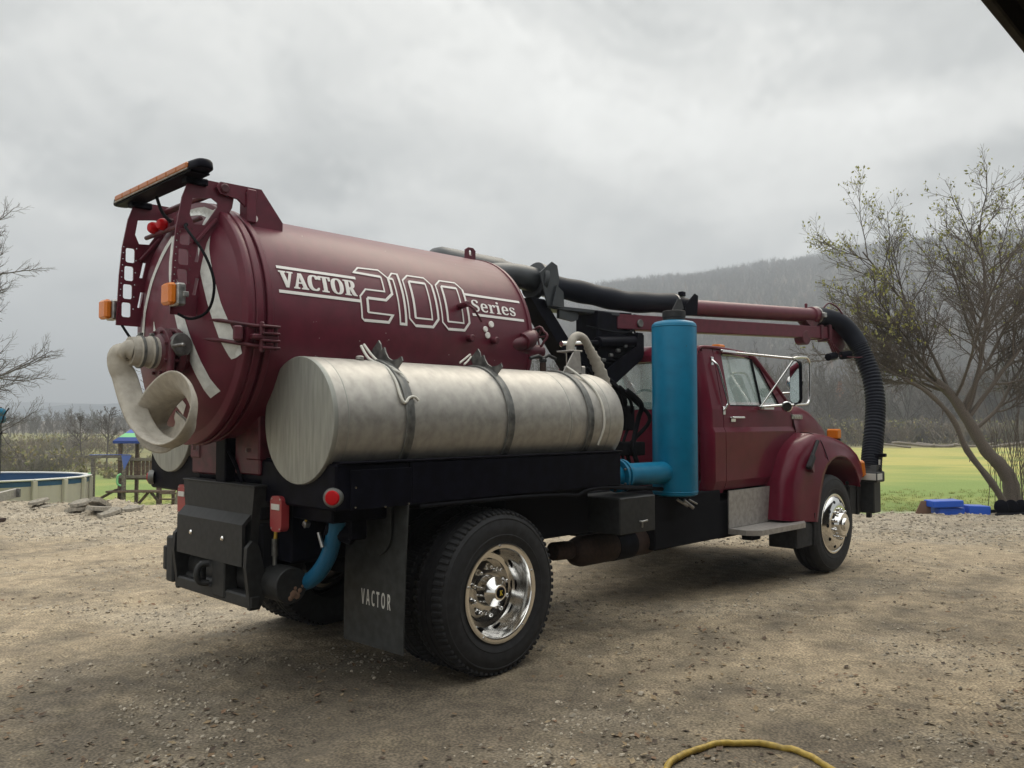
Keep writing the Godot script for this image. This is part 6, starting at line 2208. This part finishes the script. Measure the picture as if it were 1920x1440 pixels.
	for k in 1500:
		var y := rng.randf_range(1.2, 9.0)
		var r := 1.9 * pow(1.0 - (y - 1.2) / 8.2, 0.8) * sqrt(rng.randf())
		var a := rng.randf() * TAU
		lf.append(Transform3D(rand_basis(rng.randf_range(0.8, 1.4)), Vector3(cos(a) * r, y, sin(a) * r)))
		lc.append(Color(0.30, 0.13, 0.055).lerp(Color(0.21, 0.11, 0.06), rng.randf()))
	multi("crown", leaf_mesh(0.18, 0.28), M["leaf"], ot, lf, lc)

# ------------------------------------------------------------------ left: pool, play tower, stones, trailer
func make_left_yard():
	var c := S(-18.6, 27.2, -1.55)
	var pool := thing("swimming_pool", "above ground swimming pool with beige wall and blue liner at the left edge", "pool", c)
	var N := 22
	var H := 1.28
	var ell := func(k: float, r: float, y: float) -> Vector3:
		var a := TAU * k / N
		return AX_S * cos(a) * 4.35 * r + AX_T * sin(a) * 2.9 * r + AX_T * cos(a) * 0.7 * r + Vector3(0, y, 0)
	for k in N:
		var st := sg()
		var rows := []
		for q in [[0.985, 0.0], [0.985, H - 0.06]]:
			var row := []
			for j in 9:
				var f := j / 8.0
				row.append(ell.call(k + f, q[0] + 0.0035 * (j % 2), q[1]))
			rows.append(row)
		loft(st, rows)
		ob("wall_panel", st, M["pool_wall"], pool)
		st = sg()
		loft(st, [[ell.call(k, 0.972, H - 0.03), ell.call(k + 0.5, 0.972, H - 0.03), ell.call(k + 1.0, 0.972, H - 0.03)], [ell.call(k, 0.972, 0.1), ell.call(k + 0.5, 0.972, 0.1), ell.call(k + 1.0, 0.972, 0.1)]])
		ob("liner", st, M["pool_blue"], pool)
		st = sg()
		loft(st, [[ell.call(k, 0.9905, H - 0.06), ell.call(k + 0.5, 0.9905, H - 0.06), ell.call(k + 1.0, 0.9905, H - 0.06)], [ell.call(k, 0.9905, H - 0.2), ell.call(k + 0.5, 0.9905, H - 0.2), ell.call(k + 1.0, 0.9905, H - 0.2)]])
		ob("liner_edge", st, M["pool_blue"], pool)
		st = sg()
		var m: Vector3 = (ell.call(k, 0.99, H) + ell.call(k + 1.0, 0.99, H)) * 0.5
		var d: Vector3 = ell.call(k + 1.0, 0.99, H) - ell.call(k, 0.99, H)
		bx(st, m, Vector3(d.length() + 0.01, 0.05, 0.2), 0.015, Basis(d.normalized(), Vector3.UP, d.normalized().cross(Vector3.UP)))
		ob("rim_section", st, M["pool_white"], pool)
		st = sg()
		var p: Vector3 = ell.call(k, 1.0, H * 0.5)
		bx(st, p - Vector3(0, 0.02, 0), Vector3(0.16, H - 0.02, 0.13), 0.02, Basis(d.normalized(), Vector3.UP, d.normalized().cross(Vector3.UP)))
		ob("post", st, M["pool_wall"], pool)
	var st := sg()
	for k in N:
		tri(st, Vector3(0, H - 0.42, 0), ell.call(k, 0.975, H - 0.42), ell.call(k + 1.0, 0.975, H - 0.42))
	ob("water", st, M["pool_water"], pool)
	# play tower
	var t0 := 29.0
	var pt := thing("play_tower", "wooden play tower with a striped pyramid roof, railing, ladder and green slide", "playset", S(-12.95, t0, -1.55))
	var L := func(s: float, y: float, t: float) -> Vector3: return AX_S * s + Vector3(0, y, 0) + AX_T * t
	var Q := Basis(AX_S, Vector3.UP, -AX_T)
	for q in [[-0.62, 0.0], [0.72, 0.0], [-0.62, 1.3], [0.72, 1.3]]:
		st = sg()
		bx(st, L.call(q[0], 1.27, q[1]), Vector3(0.11, 2.54, 0.11), 0.01, Q)
		ob("post", st, M["wood"], pt)
	# striped roof tarp, a pyramid in bands
	var apex: Vector3 = L.call(0.05, 3.22, 0.65)
	var cor := [L.call(-0.82, 2.44, -0.15), L.call(0.92, 2.44, -0.15), L.call(0.92, 2.44, 1.45), L.call(-0.82, 2.44, 1.45)]
	var bands := [[0.0, 0.2, "tarp_yellow"], [0.2, 0.42, "tarp_red"], [0.42, 0.66, "tarp_blue"], [0.66, 0.84, "tarp_green"], [0.84, 1.0, "tarp_navy"]]
	for bnd in bands:
		st = sg()
		for k in 4:
			var a: Vector3 = cor[k]
			var b: Vector3 = cor[(k + 1) % 4]
			quadO(st, apex.lerp(a, bnd[0]), apex.lerp(b, bnd[0]), apex.lerp(b, bnd[1]), apex.lerp(a, bnd[1]), L.call(0.05, 2.2, 0.65))
			if bnd[1] == 1.0: quadO(st, a, b, b - Vector3(0, 0.09, 0), a - Vector3(0, 0.09, 0), L.call(0.05, 2.4, 0.65))
		ob("roof_stripe", st, M[bnd[2]], pt)
	for k in 5:
		st = sg()
		bx(st, L.call(0.05, 1.12, 0.12 + k * 0.27), Vector3(1.5, 0.05, 0.25), 0.008, Q)
		ob("deck_board", st, M["wood"], pt)
	for k in 9:
		st = sg()
		bx(st, L.call(-0.5 + k * 0.138, 1.47, -0.02), Vector3(0.1, 0.64, 0.03), 0.006, Q)
		ob("baluster", st, M["wood"], pt)
	for y in [1.2, 1.8]:
		st = sg()
		bx(st, L.call(0.2, y, -0.06), Vector3(1.7, 0.1, 0.05), 0.008, Q)
		ob("rail", st, M["wood_grey"], pt)
	for q in [[-1.55, 0.0], [-0.32, -0.35]]:
		st = sg()
		bx(st, L.call(q[0], 0.95, q[1]), Vector3(0.12, 1.9, 0.10), 0.01, Q)
		ob("swing_post", st, M["wood_grey"], pt)
	st = sg()
	bx(st, L.call(-0.95, 1.9, -0.15), Vector3(1.5, 0.1, 0.1), 0.01, Q * Basis(Vector3.UP, 0.25))
	ob("swing_beam", st, M["wood_grey"], pt)
	st = sg()
	bx(st, L.call(-0.9, 1.965, -0.17), Vector3(1.3, 0.02, 0.06), 0.008, Q * Basis(Vector3.UP, 0.25))
	tri(st, L.call(-0.4, 1.95, -0.4), L.call(-0.05, 1.95, -0.4), L.call(-0.3, 1.45, -0.4))
	tri(st, L.call(-0.4, 1.95, -0.401), L.call(-0.3, 1.45, -0.401), L.call(-0.05, 1.95, -0.401))
	ob("blue_cloth", st, M["tarp_blue"], pt)
	for q in [[-1.66, -0.06], [-0.44, -0.42]]:
		st = sg()
		tube(st, smooth_path([L.call(q[0] + 0.06, 1.32, q[1]), L.call(q[0] - 0.03, 1.26, q[1] - 0.05), L.call(q[0] - 0.05, 1.12, q[1] - 0.05), L.call(q[0] - 0.03, 0.98, q[1] - 0.05), L.call(q[0] + 0.06, 0.92, q[1])], 4), 0.035, 8)
		ob("hand_grip", st, M["tarp_green"], pt)
	st = sg()
	bx(st, L.call(0.25, 0.72, -0.3), Vector3(2.2, 0.06, 0.5), 0.01, Q)
	bx(st, L.call(-0.95, 0.58, -0.3), Vector3(0.9, 0.05, 0.3), 0.01, Q * Basis(Vector3.BACK, 0.5))
	ob("table_top", st, M["wood"], pt)
	st = sg()
	bx(st, L.call(0.75, 0.5, -0.3), Vector3(0.08, 0.5, 0.08), 0.008, Q * Basis(Vector3.BACK, 0.7))
	bx(st, L.call(0.35, 0.5, -0.3), Vector3(0.08, 0.5, 0.08), 0.008, Q * Basis(Vector3.BACK, -0.7))
	ob("brace", st, M["wood"], pt)
	for dx in [-0.42, 0.42]:
		st = sg()
		bx(st, L.call(1.45 + dx, 0.42, -0.55), Vector3(0.08, 1.05, 0.06), 0.008, Q * Basis(Vector3.BACK, 0.14) * Basis(Vector3.RIGHT, -0.25))
		ob("ladder_side", st, M["wood"], pt)
	for k in 5:
		st = sg()
		bx(st, L.call(1.42, 0.1 + k * 0.19, -0.72 + 0.06 * k), Vector3(0.84, 0.05, 0.1), 0.008, Q)
		ob("ladder_rung", st, M["wood"], pt)
	st = sg()
	bx(st, L.call(1.75, 0.42, -1.0), Vector3(0.09, 1.1, 0.07), 0.008, Q * Basis(Vector3.BACK, -0.16))
	bx(st, L.call(2.2, 0.22, -0.9), Vector3(1.1, 0.08, 0.06), 0.008, Q)
	ob("side_rail", st, M["wood_grey"], pt)
	st = sg()
	var rows := []
	for q in [[1.7, 0.85], [1.95, 0.72], [2.15, 0.52], [2.35, 0.28], [2.6, 0.12], [2.85, 0.1]]:
		var row := []
		for j in 9:
			var a: float = PI * (1.0 + j / 8.0)
			row.append(L.call(q[0] + 0.1 * sin(a), q[1] + 0.16 + 0.16 * sin(a), 0.1 + cos(a) * 0.3))
		rows.append(row)
	loft(st, rows)
	ob("slide", st, M["slide_green"], pt)
	# flat stones heaped at the edge of the yard
	rng.seed = 12
	var spots := [[-7.95, 14.3, 0.62, 0.24, 0.10], [-7.5, 14.6, 0.7, 0.3, 0.07], [-7.1, 14.5, 0.5, 0.3, 0.06], [-7.35, 14.25, 0.8, 0.35, 0.06], [-6.9, 14.05, 0.6, 0.3, 0.12], [-6.75, 13.75, 0.95, 0.4, 0.08], [-6.5, 13.55, 0.7, 0.35, 0.07], [-7.2, 13.9, 0.4, 0.25, 0.08], [-8.4, 14.9, 0.55, 0.3, 0.06], [-6.3, 13.9, 0.6, 0.3, 0.09], [-7.75, 15.0, 0.5, 0.3, 0.06], [-8.1, 14.7, 0.35, 0.25, 0.07]]
	var words := ["long thick grey slab lying by itself left of the stone heap", "thin flat stone at the upper end of the heap", "small flat stone wedged in the middle of the heap", "wide thin stone at the front of the heap's middle", "stone tilted upright near the right of the heap", "largest flat stone, lowest at the right of the heap", "flat stone at the right foot of the heap", "small blocky stone under the tilted one", "thin stone at the far left of the heap", "pale stone at the right end nearest the play tower", "thin stone behind the heap nearest the pool", "small stone beside the slab"]
	for k in spots.size():
		var q = spots[k]
		if k == 0: q = [-9.55, 16.6, 0.58, 0.26, 0.14]
		st = sg()
		var pts := []
		var nn := 8
		for j in nn:
			var a: float = TAU * j / nn
			pts.append(Vector2(cos(a) * q[2] * 0.42 * rng.randf_range(0.8, 1.15), sin(a) * q[3] * 0.5 * rng.randf_range(0.8, 1.15)))
		plate_w(st, pts, func(x, y, sd): return Vector3(x * (1.0 if sd < 0 else 0.94), q[4] * 0.36 * sd, y * (1.0 if sd < 0 else 0.94)))
		var so := ob("flat_stone", st, M["stone"])
		so.position = S(q[0], q[1], yard_h(q[0], q[1]) + q[4] * (0.35 if k == 0 else 0.6) + (0.0 if k == 0 else 0.03 * (k % 3)) - 0.02)
		so.rotation = Vector3(rng.randf_range(-0.12, 0.12), 0.76 + rng.randf_range(-0.4, 0.4), rng.randf_range(-0.2, 0.15) if k != 4 else -0.5)
		tag(so, words[k], "stone", "flat stones at the yard's edge")
	# corner of a galvanised trailer ramp and the tail of a blue machine at the left edge
	var tc := thing("trailer_ramp", "grey metal trailer ramp corner before the pool at the left edge", "trailer", S(-9.05, 14.8, 0.10), 0.77)
	st = sg()
	bx(st, Vector3(-0.1, 0.14, 0), Vector3(1.2, 0.17, 0.06), 0.008, Basis(Vector3.BACK, 0.06))
	ob("side_beam", st, M["aluminium_plate"], tc)
	st = sg()
	bx(st, Vector3(0.48, 0.18, 0.02), Vector3(0.05, 0.16, 0.14), 0.008)
	ob("end_plate", st, M["steel"], tc)
	st = sg()
	bx(st, Vector3(-0.25, 0.27, -0.4), Vector3(0.06, 0.05, 0.9), 0.008, Basis(Vector3.UP, 0.5))
	ob("cross_beam", st, M["wood_grey"], tc)
	var bmn := thing("blue_machine", "blue rounded tank end with a curved black bar at the left edge above the pool", "machine", S(-14.82, 24.2, 0.0))
	for y in [1.63, 1.83]:
		st = sg()
		lathe(st, L.call(0.05, y, 0), AX_S, v2([0, -0.8, 0.115, -0.78, 0.12, 0.0, 0.10, 0.06, 0.05, 0.09, 0, 0.1]), 20)
		ob("tank_end", st, M["blue_paint"], bmn)
	st = sg()
	tube(st, smooth_path([L.call(-0.1, 1.45, -0.15), L.call(0.12, 1.52, -0.15), L.call(0.2, 1.75, -0.15), L.call(0.33, 1.95, -0.15)], 5), 0.022, 8)
	tube(st, [L.call(-0.2, 1.1, -0.1), L.call(0.1, 1.22, -0.1), L.call(0.12, 1.28, -0.1)], 0.02, 8)
	ob("curved_bar", st, M["black_matt"], bmn)
	st = sg()
	bx(st, L.call(-0.9, 1.0, 0.2), Vector3(1.2, 2.0, 0.8), 0.03, Q)
	ob("machine_body", st, M["black_dusty"], bmn)
	st = sg()
	bx(st, Vector3.ZERO, Vector3(0.16, 0.07, 0.1), 0.006)
	var bk := ob("brick", st, M["rust"])
	bk.position = S(-7.93, 13.0, 0.05)
	bk.rotation.y = 0.7
	tag(bk, "red brown brick lying on the gravel at the left edge", "brick")

# ------------------------------------------------------------------ right: blue boxes, black gang, logs, yellow hose
func make_right_yard():
	var Q := Basis(AX_S, Vector3.UP, -AX_T)
	var st := sg()
	var g := thing("blue_box", "larger bright blue plastic box propped on brown cardboard left of the tree", "box", S(7.2, 14.1, 0.0))
	bx(st, AX_S * 0.0 + Vector3(0, 0.21, 0.05), Vector3(0.50, 0.11, 0.34), 0.01, Q * Basis(Vector3.BACK, 0.03))
	ob("lid", st, M["plastic_blue"], g)
	st = sg()
	bx(st, AX_S * 0.13 + Vector3(0, 0.08, -0.02), Vector3(0.42, 0.13, 0.34), 0.01, Q)
	ob("tub", st, M["plastic_blue"], g)
	st = sg()
	plate(st, v2([-0.14, 0, 0.14, 0, 0.14, 0.24, -0.02, 0.24]), AX_S * -0.22 + Vector3(0, 0.0, -0.08), AX_S, Vector3.UP, 0.02)
	ob("cardboard_flap", st, M["cardboard"], g)
	var g2 := thing("blue_box", "smaller blue box next to the black disc gang", "box", S(7.78, 14.1, 0.0))
	st = sg()
	bx(st, Vector3(0, 0.10, 0), Vector3(0.36, 0.15, 0.3), 0.01, Q * Basis(Vector3.BACK, -0.03))
	ob("tub", st, M["plastic_blue"], g2)
	st = sg()
	bx(st, AX_S * -0.1 + Vector3(0, 0.08, 0.16), Vector3(0.1, 0.08, 0.02), 0.006, Q)
	ob("handle_slot", st, M["black_matt"], g2)
	var dg := thing("disc_gang", "black iron gang of round discs on two bars at the foot of the tree", "implement", S(8.35, 13.9, 0.03))
	for k in 7:
		st = sg()
		lathe(st, AX_S * (-0.25 + k * 0.17) + Vector3(0, 0.13, 0), (AX_S + AX_T * 0.5).normalized(), v2([0, -0.02, 0.07, -0.02, 0.125, 0.0, 0.128, 0.01, 0.07, 0.012, 0, 0.012]), 20)
		ob("disc", st, M["black_paint"], dg)
	for q in [[0.02, -0.14], [0.05, 0.1]]:
		st = sg()
		tube(st, [AX_S * -0.42 + Vector3(0, q[0], 0) + AX_T * q[1], AX_S * 0.3 + Vector3(0, q[0] + 0.02, 0) + AX_T * q[1], AX_S * 1.1 + Vector3(0, q[0], 0) + AX_T * q[1]], 0.028, 8)
		ob("bar", st, M["black_paint"], dg)
	# grey driftwood logs at the far edge of the field
	rng.seed = 5
	var where := ["leftmost", "second", "third", "middle", "fifth", "sixth", "rightmost"]
	for k in 7:
		st = sg()
		var p := S(34.0 + k * 2.6, 75.5 + (k % 3) * 0.8, field_h(36.0 + k * 2.5, 76.0))
		var pts := []
		for j in 6: pts.append(AX_S * (-1.9 + j * 0.76) + Vector3(0, 0.22 + 0.22 * sin(j * 0.9 + k) * 0.6 + 0.1 * (k % 2), 0) + AX_T * 0.15 * sin(j + k))
		tube(st, smooth_path(pts, 3), 0.10 + 0.03 * (k % 3), 7)
		var lg := ob("log", st, M["wood_grey"])
		lg.position = p
		tag(lg, "%s of seven grey fallen logs along the far edge of the field" % where[k], "log", "fallen logs beyond the field")
	st = sg()
	var hp := smooth_path(v3([-0.46, 0.018, 2.85, -0.392, 0.018, 2.803, -0.317, 0.018, 2.775, -0.126, 0.02, 2.762, 0.04, 0.02, 2.79, 0.17, 0.018, 2.88, 0.25, 0.018, 2.99, 0.265, 0.018, 3.13, 0.20, 0.018, 3.29, 0.08, 0.018, 3.42, -0.15, 0.018, 3.5]), 8)
	for i in hp.size(): hp[i].y = ground_y(hp[i]) + 0.014
	tube(st, hp, 0.0155, 10)
	var yh := ob("yellow_hose", st, M["yellow_hose"])
	tag(yh, "yellow hose lying in a curve on the ground at the bottom edge", "hose")

# ------------------------------------------------------------------ pebbles and fallen leaves
func make_ground_details():
	rng.seed = 2024
	var lm := mat("litter", Color.WHITE, 0.85)
	lm.vertex_color_use_as_albedo = true
	var peb := []
	for k in 3:
		var st := sg()
		var sm := SphereMesh.new()
		sm.radius = 0.5
		sm.height = 1.0
		sm.radial_segments = 7
		sm.rings = 3
		var ar := sm.get_mesh_arrays()
		var V: PackedVector3Array = ar[Mesh.ARRAY_VERTEX]
		var I: PackedInt32Array = ar[Mesh.ARRAY_INDEX]
		var nz := FastNoiseLite.new()
		nz.seed = k
		nz.frequency = 1.3
		for i in V.size(): V[i] = V[i] * (1.0 + 0.55 * nz.get_noise_3dv(V[i])) * Vector3(1, 0.6, 0.8)
		for i in range(0, I.size(), 3): tri(st, V[I[i]], V[I[i + 1]], V[I[i + 2]])
		st.generate_normals()
		peb.append(st.commit())
	var xf := [[], [], []]
	var cl := [[], [], []]
	for i in 52000:
		var t := 2.4 + 14.5 * pow(rng.randf(), 1.35)
		var s := rng.randf_range(-0.75, 0.75) * (t + 0.6)
		var far: float = smoothstep(-4.5, -1.5, t - edge_t(s))
		if far < 0.3 and rng.randf() > 0.14 + gn.get_noise_2d(s * 2.0 - 60.0, t * 3.5) * 1.5: continue
		if t > edge_t(s) + 0.8: continue
		var sz := 0.005 + 0.012 * pow(rng.randf(), 3.0) + (0.022 * pow(rng.randf(), 2.0) * far)
		if rng.randf() < 0.004: sz = rng.randf_range(0.016, 0.03)
		var k := i % 3
		xf[k].append(Transform3D(Basis.from_euler(Vector3(rng.randf_range(-0.3, 0.3), rng.randf() * TAU, 0)) * (sz * 2.0), S(s, t, yard_h(s, t) + sz * 0.22)))
		var v := rng.randf_range(0.2, 0.5)
		cl[k].append(Color(v, v * 0.87, v * 0.68))
	var g := Node3D.new()
	g.name = numbered("pebbles")
	add_child(g, true)
	for k in 3: multi("pebbles", peb[k], lm, g, xf[k], cl[k])
	stuff(g)
	tag(g, "loose grey pebbles scattered over the yard", "pebbles")
	var lf := []
	var lc := []
	var brown := [Color(0.19, 0.125, 0.07), Color(0.25, 0.18, 0.10), Color(0.10, 0.065, 0.042), Color(0.30, 0.23, 0.14), Color(0.065, 0.045, 0.032), Color(0.20, 0.12, 0.07)]
	for i in 9000:
		var t := 2.5 + 11.0 * pow(rng.randf(), 1.4)
		var s := rng.randf_range(-0.75, 0.75) * (t + 0.6)
		var dens := 0.35 + gn.get_noise_2d(s * 2.6 + 15.0, t * 2.6) * 1.6 + (0.3 if s > -1.5 and t < 6.0 else 0.0)
		if rng.randf() > dens: continue
		var q := Basis.from_euler(Vector3(rng.randf_range(-0.35, 0.35), rng.randf() * TAU, rng.randf_range(-0.35, 0.35)))
		lf.append(Transform3D(q * rng.randf_range(0.35, 1.0), S(s, t, yard_h(s, t) + 0.005)))
		lc.append(brown[rng.randi() % 6])
	var lo := multi("fallen_leaves", leaf_mesh(0.034, 0.055), lm, null, lf, lc)
	tag(lo, "small brown fallen leaves scattered over the darker ground", "leaves")
	# rough grass along the field's near edge
	var st := sg()
	for k in 9:
		var a := TAU * k / 9 + 0.3
		var d := Vector3(cos(a), 0, sin(a))
		var r := d.cross(Vector3.UP) * 0.006
		var p := d * 0.03
		tri(st, p - r, p + d * 0.05 + Vector3(0, rng.randf_range(0.03, 0.06), 0), p + r)
	st.generate_normals()
	var tuft := st.commit()
	var gx := []
	var gc := []
	for i in 6000:
		var s: float
		var t: float
		if i % 4 == 0:
			s = rng.randf_range(2.0, 14.0)
			t = edge_t(s) + 0.9 + 5.0 * pow(rng.randf(), 2.0)
		else:
			s = rng.randf_range(-16.0, -4.0)
			t = rng.randf_range(18.0, 36.0)
		gx.append(Transform3D(Basis(Vector3.UP, rng.randf() * TAU) * rng.randf_range(0.7, 1.5), S(s, t, field_h(s, t))))
		gc.append(Color(0.20, 0.27, 0.065).lerp(Color(0.42, 0.37, 0.15), rng.randf() * 0.7))
	var gr := multi("grass_tufts", tuft, lm, null, gx, gc)
	tag(gr, "short grass tufts along the near edge of the field", "grass")
